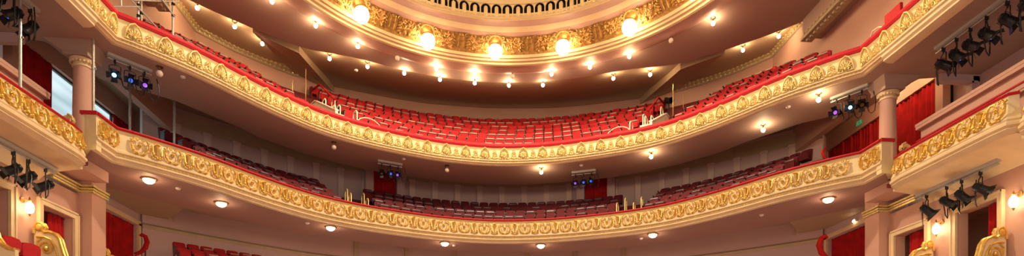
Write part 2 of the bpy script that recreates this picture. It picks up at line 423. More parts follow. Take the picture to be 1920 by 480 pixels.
    Pp, Nn = path_normals(U); b = MB().sweep(Pp, Nn, [(0, 11.4), (0, 18.6), (-.3, 18.6), (-.3, 11.4)], close=True); struct(b.build('wall_%s_upper' % side, M['pink']))
cb = [(-9.05, 34.45), (-6, 35.5), (-3.8, 36.03), (0, 36.3), (3.8, 36.03), (6, 35.5), (9.05, 34.45)]
P, N = path_normals(smooth(cb, 4)); struct(MB().sweep(P, N, [(0, 12.5), (0, 18.6), (-.3, 18.6), (-.3, 12.5)], close=True).build('wall_back_upper', M['pink']))
struct(MB().box((0, 14, -1.8), (34, 44, .2)).build('floor', M['mauve']))

# upper ceiling (slopes up from the dome collar to the back wall)
CY = 18.9
out = [(-14.2, 8), (-14.2, 28.4), (-12.9, 30.1), (-11.3, 31.55), (-10.35, 32.4), (-9.1, 34.7), (-6, 35.75), (-3.8, 36.3), (0, 36.6)]
out = out+[(-x, y) for x, y in out[-2::-1]]
OD = dense(out, .35)
OA = [math.atan2(x, y-CY) for x, y in OD]; OR_ = [math.hypot(x, y-CY) for x, y in OD]
def zc(x, y):
    a = math.atan2(x, y-CY); r = math.hypot(x, y-CY); ro = np.interp(a, OA, OR_)
    xo = abs(ro*math.sin(a)); yo = CY+ro*math.cos(a)
    zo = 17.85 if yo > 34 else float(np.interp(yo, [31, 34], [17.2, 17.85]))
    return float(16.27+max(0, r-11.3)/max(.5, ro-11.3)*(zo-16.27))
b = MB(); vv = []; K = 10
for (x, y) in OD:
    d = math.hypot(x, y-CY)
    for k in range(K+1):
        t = 10.4/d+(1-10.4/d)*k/K if d > 10.4 else 1
        X, Y = x*t, CY+(y-CY)*t; vv.append((X, Y, zc(X, Y)))
for (x, y) in OD:
    pass
f = [(i*(K+1)+k, i*(K+1)+k+1, (i+1)*(K+1)+k+1, (i+1)*(K+1)+k) for i in range(len(OD)-1) for k in range(K)]
struct(b.add(vv, f).build('ceiling', M['brown'], ang=60))
# lower flat collar around the dome
e = [(0, 30.36), (1.2, 30.3), (3, 30.0), (4.7, 29.5), (6.2, 28.8), (7.3, 28.4), (8.4, 28.25), (9.2, 27.9), (10.2, 27.15), (11.95, 25.7), (12.8, 24.9), (13.4, 24.2), (14.1, 23.2)]
E2 = smooth([(-x, y) for x, y in e[:0:-1]]+e, 3)
inner = [(10.55*math.sin(a), CY+10.55*math.cos(a)) for a in np.linspace(-PI*.62, PI*.62, 80)]
poly = E2+[(14.1, 8)]+inner[::-1]+[(-14.1, 8)]
struct(MB().prism(poly, 16.22, 16.34).build('ceiling_collar', M['soffit'], ang=30))
# side bay cornices with dentils
for s, side in ((-1, 'left'), (1, 'right')):
    up = [(s*14, 24.9), (s*14, 28.3), (s*12.8, 29.85), (s*11.25, 31.3), (s*10.3, 32.0)]
    U = up if s < 0 else up[::-1]
    t = thing('dentil_cornice', 'olive-gold dentilled cornice along the upper %s-hand wall' % side, 'cornice', (s*13.5, 28, 16.6))
    Pp, Nn = path_normals(dense(U, 1.0)); zz = 16.99
    MB().sweep(Pp, Nn, [(0, zz-.06), (.08, zz-.04), (.10, zz+.05), (.20, zz+.09), (.24, zz+.18), (.34, zz+.23), (.34, zz+.34), (0, zz+.34)]).build('moulding', M['olive'], t)
    b = MB(); LL2 = along(Pp)
    q = .15
    while q < LL2[-1]:
        p, n = at_path(Pp, Nn, LL2, q); b.ball((p[0]+n[0]*.13, p[1]+n[1]*.13, zz+.02), .045, 6, 4); b.box((p[0]+n[0]*.24, p[1]+n[1]*.24, zz+.13), (.09, .09, .09), math.atan2(n[1], n[0])); q += .24
    o = b.build('dentils', M['palegold'], t)
    # bulkhead between side bay and centre bay
    v = [(s*10.9, 27.0, 16.25), (s*9.3, 28.5, 16.25), (s*9.0, 34.5, 17.45), (s*10.35, 32.9, 17.2)]
    v = v+[(x, y, 18.5) for x, y, z in v]
    struct(MB().add(v, [(0, 1, 2, 3), (4, 5, 6, 7), (0, 1, 5, 4), (1, 2, 6, 5), (2, 3, 7, 6), (3, 0, 4, 7)]).build('ceiling_bulkhead', M['brown']))
    # boxed dentil cornice running to the stage
    t = thing('boxed_cornice', 'deep brown boxed cornice with dentils high on the %s-hand wall' % side, 'cornice', (s*13.5, 16, 15.4))
    MB().box((s*13.6, 16, 15.85), (.85, 16.6, .8)).build('cornice_box', M['soffit'], t)
    b = MB(); b.box((s*13.35, 16, 15.38), (.5, 16.7, .14)); y = 8
    while y < 24.2: b.box((s*13.3, y, 15.27), (.12, .12, .10)); b.box((s*13.12, y, 15.48), (.08, .12, .10)); y += .26
    b.build('dentils', M['olive'], t)

# ------------------------------------------------------------------ the dome ring
dome = thing('ceiling_dome', 'round gilded plaster dome ring with mouldings above the auditorium', 'dome', (0, CY, 16))
def ring(name, prof, m, n=160): return MB().lathe(prof, n, (0, CY, 0)).build(name, m, dome, ang=40)
ring('outer_moulding', [(10.62, 16.26), (10.55, 16.18), (10.35, 16.12), (10.12, 16.14), (9.98, 16.20), (9.86, 16.20)], M['ringpink'])
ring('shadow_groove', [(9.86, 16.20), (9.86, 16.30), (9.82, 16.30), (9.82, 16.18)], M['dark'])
ring('bright_moulding', [(9.82, 16.18), (9.72, 16.10), (9.60, 16.11), (9.56, 16.17), (9.40, 16.17), (9.34, 16.23), (9.22, 16.22), (9.12, 16.30)], M['cream'])
ring('cove', [(9.12, 16.30), (9.06, 16.36), (8.62, 16.88)], M['darkgold'])
ring('rose_moulding', [(8.62, 16.88), (8.50, 16.90), (8.42, 16.84), (8.30, 16.88)], M['ringpink'])
ring('cream_moulding', [(8.30, 16.88), (8.22, 16.84), (8.08, 16.90), (8.00, 16.95)], M['cornice'])
ring('inner_rose_moulding', [(8.00, 16.95), (7.88, 17.03), (7.70, 17.05)], M['ringpink'])
ring('arcade_base', [(7.70, 17.05), (7.64, 17.02), (7.58, 17.08), (7.52, 17.06), (7.46, 17.12), (7.42, 17.12), (7.42, 17.18)], M['cream'])
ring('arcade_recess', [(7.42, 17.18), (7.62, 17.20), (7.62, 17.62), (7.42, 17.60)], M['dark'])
ring('dome_vault', [(7.42, 17.60), (7.38, 17.58), (7.34, 17.66), (7.3, 17.9), (6.8, 18.6), (5.6, 19.6), (3.6, 20.4), (1.5, 20.7), (0.01, 20.75)], M['cream'])
corb = MB(); corb.box((0, -.04, -.10), (.165, .14, .34)); corb.lathe([(.001, .10), (.05, .09), (.075, .06), (.085, .02), (.085, -.02)], 10, (0, -.04, .05)); corb.ball((0, .02, -.26), (.05, .05, .06), 6, 4)
cme = master(corb, 'corbel', M['cream'])
arch = MB().plate([(-.243, -.28), (-.243, .30), (.243, .30), (.243, -.28), (.218, -.28), (.218, .02)]+[(.218*math.cos(a), .02+.225*math.sin(a)) for a in np.linspace(.25, PI-.25, 9)]+[(-.218, .02), (-.218, -.28)], Matrix.Identity(4), .06)
ame = master(arch, 'arch', M['cream'])
NA = 96
for i in range(NA):
    a = 2*PI*i/NA
    if math.cos(a) < .12: continue          # the near half of the ring lies outside the picture
    w = Vector((-math.sin(a), -math.cos(a), 0)); u = Vector((math.cos(a), -math.sin(a), 0))
    place(cme, 'corbel', dome, frame((7.42*math.sin(a), CY+7.42*math.cos(a), 17.36), u, w, Vector((0, 0, 1))))
    place(ame, 'arch', dome, frame((7.44*math.sin(a), CY+7.44*math.cos(a), 17.36), u, Vector((0, 0, 1)), -w))
# ornaments of the cove
cr = MB()
cr.plate([(-.20, -.26), (.20, -.26), (.24, .0), (.20, .24), (-.20, .24), (-.24, .0)], Matrix.Identity(4), .05)
for x in (-.10, .10): cr.tube([(x, -.22, .04), (x*1.1, 0, .06), (x, .22, .04)], .03, 6)
for sx in (-1, 1):
    for y in (-.22, -.1, .02, .14): cr.ball((sx*.32, y, .03), (.10, .05, .05), 7, 4, R=Matrix.Rotation(sx*.6, 3, 'Z'))
    cr.tube(spiral(sx*.24, .27, .09, .02, 0, sx*1.1, 10, .03), .022, 5)
cr.ball((0, .28, .04), (.12, .08, .06), 8, 5)
crest = master(cr, 'crest', M['darkgold'])
rs = MB(); rs.tube(arc(0, 0, .36, 0, 2*PI, 16, .02)[:-1], .045, 6, closed=True)
for k in range(12):
    a = k*PI/6; rs.ball((.42*math.cos(a), .42*math.sin(a)*.8, .0), .06, 6, 4)
for sx in (-1, 1): rs.tube(spiral(sx*.35, .25, .14, .03, PI/2, sx*1.2, 12, .03), .03, 5)
ros = master(rs, 'rosette', M['palegold'])
NL = 17; vsl = Vector((0, 0, 0))
def cove_frame(a, t=.5, lift=.0):
    r = 9.06+(8.62-9.06)*t; z = 16.36+(16.88-16.36)*t
    rad = Vector((math.sin(a), math.cos(a), 0)); v = (rad*(8.62-9.06)+Vector((0, 0, .52))).normalized()
    u = Vector((math.cos(a), -math.sin(a), 0)); w = u.cross(v)
    return frame(Vector((r*math.sin(a), CY+r*math.cos(a), z))+w*lift, u, v, w)
glb = None
for i in range(NL):
    a = 2*PI*i/NL
    if math.cos(a) > .1:
        place(ros, 'rosette', dome, cove_frame(a, .55, .02))
        for q, da in enumerate((-.085, -.12, .085, .12)):
            pass
        place(ME['foliage'][i % 3], 'foliage_ornament', dome, cove_frame(a+.092, .5, .0)); place(ME['foliage'][(i+1) % 3], 'foliage_ornament', dome, cove_frame(a-.092, .5, .0))
        place(crest, 'crest', dome, cove_frame(a+PI/NL, .5, .02))
    x, y = 8.6*math.sin(a), CY+8.6*math.cos(a)
    nm = {0: 'central one of the big glowing globes on the dome ring', 1: 'big glowing dome globe just right of the central one', 16: 'big glowing dome globe just left of the central one',
          2: 'big glowing dome globe, second right of the central one', 15: 'big glowing dome globe, second left of the central one'}.get(i, 'big glowing globe on the dome ring, beyond the top of the photo')
    t = thing('globe_lamp', nm, 'lamp', (x, y, 16.15), -a, 'globe lamps of the dome ring')
    if glb is None:
        g1 = MB().ball((0, 0, 0), (.32, .32, .34), 20, 12).ball((0, 0, -.34), .05, 8, 5); g1.build('globe', M['bigglobe'], t, world=False)
        g2 = MB().lathe([(.27, .20), (.30, .23), (.27, .28), (.16, .33), (.08, .36)], 18); g2.build('gallery_ring', M['brass'], t, world=False); glb = t
    else:
        for ch in glb.children:
            if ch.type == 'MESH': c = ch.copy(); COL.objects.link(c); c.parent = t

ch = thing('chandelier', 'large brass and glass chandelier added as an unseen key light in the dome, above the photo', 'chandelier', (0, CY, 18.6))
MB().tube([(0, 0, .9), (0, 0, 2.1)], .03, 8).build('chain', M['brass'], ch, world=False)
b = MB().lathe([(.9, .4), (.98, .45), (.95, .55), (.9, .5)], 24); b.tube([(-.93, 0, .5), (0, 0, .95), (.93, 0, .5)], .03, 6).tube([(0, -.93, .5), (0, 0, .95), (0, .93, .5)], .03, 6); b.build('crown', M['brass'], ch, world=False)
MB().lathe([(.9, .4), (.8, .1), (.5, -.2), (.1, -.35), (.001, -.36)], 24).build('glass_bowl', M['globe'], ch, world=False)
l = bpy.data.lights.new('chandelier_key_light', 'SPOT'); l.energy = 5200; l.color = HOUSE_COL; l.shadow_soft_size = .5; l.spot_size = math.radians(154); l.spot_blend = .12  # key light of the added, unseen chandelier
lo = bpy.data.objects.new('chandelier_key_light', l); COL.objects.link(lo); lo.parent = ch; lo.location = (0, 0, -.9)

# ------------------------------------------------------------------ balconies
def balcony(name, label, zt, rail_h, zpan, zbot, yend, zfloor, rise, rows, slab_z, recess_z, inner, motifs, orn_z, outx):
    t = thing(name, label, 'balcony', (0, 24, zbot))
    P, N = full_path(yend)
    MB().sweep(P, N, [(-.30, zt), (0.09, zt), (.13, zt+rail_h*.35), (.12, zt+rail_h*.75), (.04, zt+rail_h), (-.30, zt+rail_h)], close=True).build('padded_rail', M['rail'], t)
    # front panel
    h = zt-zpan
    MB().sweep(P, N, [(.05, zt), (.06, zt-.03), (.03, zt-.05), (.0, zt-.10), (.02, zt-h*.5), (.02, zpan+.04), (.05, zpan), (-.3, zpan), (-.3, zt)], close=True).build('front_panel', M['cream'], t)
    c = zpan-zbot
    MB().sweep(P, N, [(.05, zpan), (.08, zpan-c*.10), (.08, zpan-c*.22), (.01, zpan-c*.28), (-.01, zpan-c*.45), (.04, zpan-c*.52), (.04, zpan-c*.62), (-.04, zpan-c*.70), (-.07, zpan-c*.82), (-.05, zpan-c*.9), (-.12, zbot), (-.5, zbot), (-.5, zpan)], close=True).build('cornice', M['cornice'], t)
    b = MB(); s = -SMID+.1; bp_ = []; br_ = []
    while s < SMID:
        p, n, tt = cpt(s); bp_.append((p[0]+n[0]*.01, p[1]+n[1]*.01, zpan-c*.36)); br_.append(.035 if len(bp_) % 2 else .012); s += .06
    b.tube(bp_, br_, 5)
    b.build('bead_moulding', M['palegold'], t)
    # ornaments
    (ma, na, pa), (mb, nb, pb) = motifs
    pitch = pa; k = 0; zo, sc = orn_z
    s = pitch/2
    while s < SMID-.35:
        for q in (s, -s):
            p, n, tt = cpt(q); Mw = fascia_frame(p, n, tt, zo, .045, .05) @ Matrix.Diagonal((sc[0], sc[1], 1.6, 1)); place(ma, na, t, Mw)
        s += pitch
    s = 0
    while s < SMID-.35:
        for q in ((s, -s) if s else (0,)):
            p, n, tt = cpt(q); Mw = fascia_frame(p, n, tt, zo, .045, .05) @ Matrix.Diagonal((sc[0], sc[1], 1.6, 1)); place(mb, nb, t, Mw)
        s += pitch
    # straight end pieces towards the stage
    for sd in (-1, 1):
        y = 19.45-.28
        j = 0
        while y > yend+.15:
            n = (-sd, 0)
            me_, nm_ = ((ma, na), (mb, nb))[j % 2]; j += 1
            place(me_, nm_, t, fascia_frame((sd*12.45, y), n, None, zo, .045, .05) @ Matrix.Diagonal((sc[0], sc[1], 1.6, 1))); y -= pitch/2
    # underside slab
    fr = [(p[0]-n[0]*.12, p[1]-n[1]*.12) for p, n in zip(P, N)]
    MB().prism(fr+inner, slab_z-.015, slab_z+.2).build('soffit', M['soffit'] if zt > 10 else M['shadesoffit'], t)
    # stepped floor
    prof = [(-.3, zfloor-.2), (-.3, zfloor)]; o = -.30-.25
    for i in range(rows):
        e_ = -(.95+.93*i+.42); prof += [(e_, zfloor+rise*i)]
        if i < rows-1: prof += [(e_, zfloor+rise*(i+1))]
    prof += [(-(.95+.93*(rows-1)+.6), zfloor+rise*(rows-1)), (-(.95+.93*(rows-1)+.6), recess_z+.17), (-2.6, recess_z+.17), (-2.3, zfloor-.2)]
    S = [cpt(q) for q in np.linspace(-SMID+2.2, SMID-2.2, 130)]
    MB().sweep([q[0] for q in S], [q[1] for q in S], prof, close=True).build('seating_steps', M['carpet'], t)
    return t
innerU = [(-16.6, 8), (-16.6, 19.2), (-15.3, 19.35), (-14.6, 19.5), (-14.35, 20.4), (-14.2, 21.7), (-13.2, 22.4), (-12.3, 23.1), (-10.9, 25.0), (-10.3, 26.1), (-8.8, 27.7), (-7.4, 28.75), (-6.3, 29.4), (-4.75, 30.1), (-2, 30.85), (0, 31.05)]
innerU = innerU+[(-x, y) for x, y in innerU[-2::-1]]
innerU = innerU[::-1]
upper = balcony('upper_balcony', 'cream and gold upper balcony with shell reliefs and red padded rail', 11.97, .22, 11.40, 11.15, 8, 11.88, .64, 7, 11.16, 12.5, innerU,
                ((ME['shell'], 'shell_ornament', .94), (ME['scroll'], 'scroll_ornament', .94)), (11.68, (1, 1)), 16.6)
innerM = [(-15, 21.2), (-13.9, 21.9), (-13.1, 22.9), (-12.3, 24.0), (-11.0, 25.5), (-8.9, 27.3), (-6.1, 28.85), (-3.3, 29.85), (0, 30.3)]
innerM = innerM+[(-x, y) for x, y in innerM[-2::-1]]
innerM = innerM[::-1]
lower = balcony('middle_balcony', 'cream and gold lower balcony with medallion and urn reliefs and thin red rail', 8.41, .10, 7.78, 7.36, 18.45, 8.22, .51, 4, 7.36, 8.1, innerM,
                ((ME['medallion'], 'medallion_ornament', .99), (ME['urn'], 'urn_ornament', .99)), (8.07, (1, 1)), 15)
# ceilings above the recesses behind the soffits
def shift(P, d): return [(x*(1-d/20), y-d*.0) for x, y in P]
cu_ = [p for p in innerU if p[1] > 19.1][::-1]       # left to right along the inner edge
bk_ = [(16.7, 19.6), (16.7, 27.8), (14.2, 27.2)]+[(p[0], p[1]+.15) for p in BWs[::-1] if abs(p[0]) < 13.5]+[(-14.2, 27.2), (-16.7, 27.8), (-16.7, 19.6)]
struct(MB().prism(cu_+bk_, 12.5, 12.65).build('ceiling_middle', M['brown']))
Pp, Nn = path_normals(cu_); struct(MB().sweep(Pp, Nn, [(0, 11.18), (0, 12.55), (.08, 12.55), (.08, 11.18)], close=True).build('trim_8', M['brown']))
cu_ = [p for p in innerM if p[1] > 20][::-1]
bk_ = [(15.3, 21.0), (15.3, 26.4)]+[(p[0], p[1]+.15) for p in BWs[::-1] if abs(p[0]) < 13.9]+[(-15.3, 26.4), (-15.3, 21.0)]
struct(MB().prism(cu_+bk_, 8.1, 8.2).build('ceiling_lower', M['brown']))
Pp, Nn = path_normals(cu_); struct(MB().sweep(Pp, Nn, [(0, 7.38), (0, 8.15), (.08, 8.15), (.08, 7.38)], close=True).build('trim_9', M['brown']))

# end pedestals of the lower balcony, scroll brackets, side box fronts
for s, side in ((-1, 'left'), (1, 'right')):
    b = MB(); b.box((s*12.62, 18.57, 7.9), (.40, .24, 1.06)); b.box((s*12.62, 18.55, 8.46), (.48, .32, .10), mi=1)
    b.box((s*12.85, 18.95, 7.6), (.5, .9, .44))
    p = b.build('end_pedestal', [M['cream'], M['rail']], lower)
    # carved bracket
    br = thing('scroll_bracket', 'gold carved scroll bracket beside the %s-hand column foot' % side, 'bracket', (s*13.15, 18.3, 7.7))
    q = [(0, .0), (.10, .04), (.18, .14), (.20, .28), (.26, .40), (.36, .46), (.44, .42), (.46, .34), (.50, .40), (.48, .52), (.36, .58), (.20, .52), (.10, .38), (.04, .20), (-.10, .10)]
    mb_ = MB().plate(q, frame((s*13.45, 18.30, 7.72), (-s, 0, 0), (0, 0, 1), (0, -1, 0)), .12)
    mb_.tube([(s*13.45-s*x, 18.22, 7.72+y) for x, y in q[:11]], .03, 5); mb_.build('bracket_body', M['palegold'], br)
    # box front
    if s > 0: spans = [(14.0, 18.25, 0), (9.5, 13.75, -.22)]
    else: spans = [(12.5, 18.25, 0)]
    for bi, (y0, y1, dz) in enumerate(spans):
        lab = 'cream and gold %s-hand box front with spotlights beneath' % side if bi == 0 else 'cream and gold box front at the far right edge of the photo'
        t = thing('theatre_box', lab, 'theatre box', (s*12.6, (y0+y1)/2, 6.7+dz), 0, 'side box fronts')
        pl = [(s*13.6, y1+.15), (s*13.0, y1+.12), (s*12.70, y1-.1), (s*12.62, y1-.5)]+[(s*12.62, y) for y in np.linspace(y1-1, y0+.5, 5)]+[(s*12.66, y0+.12), (s*12.85, y0)]
        if s < 0: pl = pl[::-1]
        Pp, Nn = path_normals([(a, b_) for a, b_ in pl]) if s > 0 else path_normals(pl)
        # make sure normals look into the house
        if sum(n[0] for n in Nn)*s > 0: Nn = [(-a, -b_) for a, b_ in Nn]
        zt, zp, zb = 7.72+dz, 7.08+dz, 6.72+dz
        MB().sweep(Pp, Nn, [(-.2, zt), (.04, zt), (.07, zt+.04), (.02, zt+.09), (-.2, zt+.09)], close=True).build('padded_rail', M['rail'], t)
        MB().sweep(Pp, Nn, [(.02, zt), (.0, zt-.1), (.03, zt-.35), (.10, zp+.1), (.14, zp), (-.2, zp), (-.2, zt)], close=True).build('front_panel', M['cream'], t)
        MB().sweep(Pp, Nn, [(.14, zp), (.12, zp-.04), (.17, zp-.10), (.17, zp-.16), (.10, zp-.2), (.14, zp-.25), (.06, zp-.30), (.0, zb), (-.3, zb), (-.3, zp)], close=True).build('cornice', M['cornice'], t)
        y = y1-.42; j = 0
        while y > y0+.3:
            Mw = fascia_frame((s*12.62, y), (-s, 0), None, 7.40+dz, .07, -.10) @ Matrix.Diagonal((1.05, 1.05, 1.5, 1))
            place(ME['medallion'] if j % 2 else ME['urn'], 'medallion_ornament' if j % 2 else 'urn_ornament', t, Mw); y -= .5; j += 1
        # coved underside down to the wall
        pr = [(12.75, zb), (13.0, zb-.02), (13.5, zb-.1), (13.85, zb-.22), (14.02, zb-.38), (14.02, zb+.3), (12.75, zb+.1)]
        MB().add([(s*x, yy, z) for yy in (y0, y1+.1) for x, z in pr], [(i, (i+1) % 7, (i+1) % 7+7, i+7) for i in range(7)]+[tuple(range(7)), tuple(range(7, 14))]).build('coved_soffit', M['cornice'], t, ang=50)
        MB().prism([(s*12.9, y0), (s*14.6, y0), (s*14.6, y1+.6), (s*12.9, y1+.6)], zb+.3, zb+.42).build('box_floor', M['carpet'], t)
    # floor behind the side parapet and under the column
    struct(MB().prism([(s*13.3, 19.0), (s*16.5, 19.0), (s*16.5, 26.8), (s*14.2, 26.3), (s*12.4, 24.2), (s*11.4, 21.2), (s*12.9, 19.6)], 7.56, 7.72).build('floor_side_'+side, M['brown']))
    # heavier cornice of the upper box front
    t = thing('upper_box_cornice', 'stepped cream cornice under the upper balcony at far %s' % side, 'cornice', (s*12.4, 13, 10.9))
    Pp, Nn = path_normals([(s*12.4, 18.3), (s*12.4, 8)][::-s]) if False else ([(s*12.4, 18.3), (s*12.4, 8)], [(-s, 0), (-s, 0)])
    MB().sweep(Pp, Nn, [(.02, 11.33), (.14, 11.30), (.16, 11.22), (.10, 11.18), (.10, 11.10), (.02, 11.04), (.03, 10.98), (-.12, 10.93), (-.30, 10.93), (-.30, 11.33)], close=True).build('moulding', M['cornice'], t)

# ------------------------------------------------------------------ columns
for s, side in ((-1, 'left'), (1, 'right')):
    x, y = s*13.6, 19.72
    t = thing('column', 'round pink column with gilded capital carrying the %s side of upper balcony' % side, 'column', (x, y, 7.72))
    MB().lathe([(.34, 7.72), (.34, 7.86), (.29, 7.92), (.275, 8.1), (.27, 9.2), (.255, 10.42)], 32, (x, y, 0)).build('shaft', M['pink'], t)
    b = MB().lathe([(.255, 10.42), (.29, 10.44), (.29, 10.48), (.26, 10.50), (.27, 10.56), (.34, 10.64), (.36, 10.68), (.30, 10.72)], 32, (x, y, 0))
    for k in range(20): a = 2*PI*k/20; b.ball((x+.32*math.cos(a), y+.32*math.sin(a), 10.58), .045, 6, 4)
    b.build('capital', M['cornice'], t)
    b = MB().box((x, y, 10.76), (.74, .74, .12)); b.add([(x+a*.35, y+c*.35, 10.80) for a, c in ((-1, -1), (1, -1), (1, 1), (-1, 1))]+[(x+a*.5+(s*.45 if a == s else 0), y+c*.48, 11.16) for a, c in ((-1, -1), (1, -1), (1, 1), (-1, 1))],
        [(0, 1, 2, 3), (4, 5, 6, 7), (0, 1, 5, 4), (1, 2, 6, 5), (2, 3, 7, 6), (3, 0, 4, 7)]); b.build('impost_block', M['soffit'], t)

# ------------------------------------------------------------------ curtains
def curtain(name, label, x, y0, y1, z0, z1, s, amp=.05, wl=.17, group=None):
    n = int((y1-y0)/.025); rd = random.Random(int(y0*10)+int(x)); ph = rd.uniform(0, 6)
    vs = []; K = 8
    for i in range(n+1):
        y = y0+(y1-y0)*i/n
        for k in range(K+1):
            f = k/K; a = amp*(.6+.4*(1-f))
            dx = a*math.sin(2*PI*y/wl+ph+.8*math.sin(1.7*y+f))+.03*math.sin(2*PI*y/.61+1.5*f)
            vs.append((dx, y-(y0+y1)/2, (z1-z0)*f))
    m = len(vs); vs += [(a+.015, b_, c) for a, b_, c in vs]
    f = [(i*(K+1)+k, (i+1)*(K+1)+k, (i+1)*(K+1)+k+1, i*(K+1)+k+1) for i in range(n) for k in range(K)]
    f += [tuple(q+m for q in g) for g in f]
    t = thing(name, label, 'curtain', (x, (y0+y1)/2, z0), 0, group)
    MB().add(vs, f).build('cloth', M['curtain'], t, world=False, ang=80)
    MB().tube([(0, y0-(y0+y1)/2, z1-z0-.02), (0, y1-(y0+y1)/2, z1-z0-.02)], .02, 6).build('rod', M['darkwood'], t, world=False)
    return t
curtain('door_curtain', 'red curtain in the left-hand box doorway beside the oval wall lamp', -14.25, 19.15, 19.85, 3.25, 5.66, -1)
curtain('door_curtain', 'red curtain in the right-hand box doorway left of the wall lamp', 14.25, 18.47, 19.5, 3.25, 5.66, 1)
curtain('door_curtain', 'narrow red curtain in the rightmost box doorway between the two wall lamps', 14.25, 15.77, 16.35, 3.25, 5.66, 1)
curtain('door_curtain', 'red curtain, nearer half of the left-hand lobby opening below lower balcony', -15.2, 22.5, 23.98, 3.2, 7.05, -1, .04)
curtain('door_curtain', 'red curtain, farther half of the left-hand lobby opening below lower balcony', -15.15, 24.02, 25.4, 3.2, 7.05, -1, .04)
curtain('door_curtain', 'wide dark red curtain in right-hand lobby opening below lower balcony', 15.2, 22.5, 25.4, 3.2, 7.05, 1, .04)
curtain('gallery_curtain', 'dark red curtain at far left, left of the pale window', -16.1, 20.5, 22.0, 7.8, 11.75, -1)
curtain('gallery_curtain', 'narrow dark red curtain right of the pale window behind the left column', -16.1, 25.65, 27.0, 7.8, 11.75, -1)
curtain('gallery_curtain', 'long pleated red curtain behind the right-hand column', 16.1, 20.5, 27.0, 7.8, 11.75, 1, .07, .21)
for s in (-1, 1):
    curtain_b = None
    a = math.atan2(-.42*s, 1)
    t = curtain('doorway_curtain', 'dark red curtained doorway at the %s end of the centre block, lower balcony' % ('left' if s < 0 else 'right'), 0, -.62, .62, 8.2, 12.45, 1, .03)
    t.location = (s*5.75, 31.65, 8.2); t.rotation_euler = (0, 0, -PI/2-s*.40)
    for q, w_ in ((-.84, .42), (.84, .42)):
        o = MB().box((0, 0, 0), (w_, .5, 4.4)).build('wall_jamb', M['mauve']); struct(o)
        ca, sa = math.cos(-s*.40), math.sin(-s*.40); o.location = (s*5.75+q*ca, 31.7+q*sa, 10.3); o.rotation_euler = (0, 0, -s*.40)
# bright foyer window behind the left column
wn = MB(); wn.box((-16.25, 23.83, 9.8), (.05, 3.7, 3.9)); m_ = mat('frosted_window', (.5, .65, .75), .2)
nt = m_.node_tree; bs = nt.nodes['Principled BSDF']; tc = nt.nodes.new('ShaderNodeTexCoord'); sp = nt.nodes.new('ShaderNodeSeparateXYZ'); nt.links.new(tc.outputs['Object'], sp.inputs[0])
nz = nt.nodes.new('ShaderNodeTexNoise'); nz.inputs['Scale'].default_value = 1; mp = nt.nodes.new('ShaderNodeMapping'); mp.inputs['Scale'].default_value = (.1, .15, 1.4); nt.links.new(tc.outputs['Object'], mp.inputs[0]); nt.links.new(mp.outputs[0], nz.inputs['Vector'])
rp = nt.nodes.new('ShaderNodeValToRGB'); nt.links.new(nz.outputs['Fac'], rp.inputs['Fac']); rp.color_ramp.elements[0].position = .35; rp.color_ramp.elements[1].position = .65
rp.color_ramp.elements[0].color = (.25, .42, .48, 1); rp.color_ramp.elements[1].color = (.75, .95, 1.0, 1)
nt.links.new(rp.outputs['Color'], bs.inputs['Emission Color']); bs.inputs['Emission Strength'].default_value = .95
struct(wn.build('window_1', m_)); b = MB(); b.box((-16.2, 22.0, 9.8), (.12, .08, 3.9)); b.box((-16.2, 25.66, 9.8), (.12, .08, 3.9)); b.box((-16.2, 23.83, 11.72), (.12, 3.7, .08)); b.box((-16.2, 23.83, 8.9), (.12, 3.7, .06)); struct(b.build('trim_7', M['darkwood']))

# ------------------------------------------------------------------ seats
seat = {}
def seat_parts():
    bk = MB(); prof = []
    # backrest: rounded slab, leaning
    W_, H0, H1 = .225, .36, .87
    for yy in (0, 1):
        for x in (-1, -.5, 0, .5, 1):
            pass
    pts = [(-W_, H0), (W_, H0), (W_, H1-.05), (W_-.04, H1-.012), (.10, H1), (-.10, H1), (-W_+.04, H1-.012), (-W_, H1-.05)]
    bk.plate(pts, frame((0, .06, 0), (1, 0, 0), (0, .16, .987), (0, -.987, .16)), .07)
    cu = MB(); cu.plate([(-.205, 0), (.205, 0), (.205, .30), (.18, .345), (-.18, .345), (-.205, .30)], frame((0, -.08, .34), (1, 0, 0), (0, .10, .995), (0, -.995, .10)), .10)
    pa = MB(); pa.box((0, 0, 0), (.36, .022, .055), M4=Matrix.Rotation(-.1, 4, 'X')); pa.v = [(x, y-.115, z+.69) for x, y, z in pa.v]
    sh = MB(); sh.plate([(-.235, .34), (.235, .34), (.235, .84), (.19, .885), (-.19, .885), (-.235, .84)], frame((0, .115, 0), (1, 0, 0), (0, .16, .987), (0, -.987, .16)), .03)  # dark plate imitating the shadow lines between seat rows
    ar = MB(); ar.box((0, -.10, .30), (.03, .26, .56)); ar.box((0, -.12, .60), (.05, .34, .045)); ar.box((0, -.1, .02), (.06, .34, .04))
    return bk, cu, pa, ar, sh
bk, cu, pa, ar, sh = seat_parts()
SME = dict(b=master(bk, 'seat_back', M['red']), c=master(cu, 'seat_cushion', M['red']), p=master(pa, 'seat_board', M['board']), a=master(ar, 'armrest', M['darkwood']), s=master(sh, 'shade_rim', M['darkwood']))
SMW = dict(SME, b=master(bk, 'seat_back', M['shadered']), c=master(cu, 'seat_cushion', M['shadered']), p=master(pa, 'seat_board', M['shadeboard']))
cdir = (math.sin(.0749), math.cos(.0749)); rdir = (math.cos(.0749), -math.sin(.0749))
def pix(x, y, z):
    D = (x+1.277)*cdir[0]+y*cdir[1]; X = (x+1.277)*rdir[0]+y*rdir[1]
    return 960+1096*X/D, 740-1096*z/D, D
SEATS = []
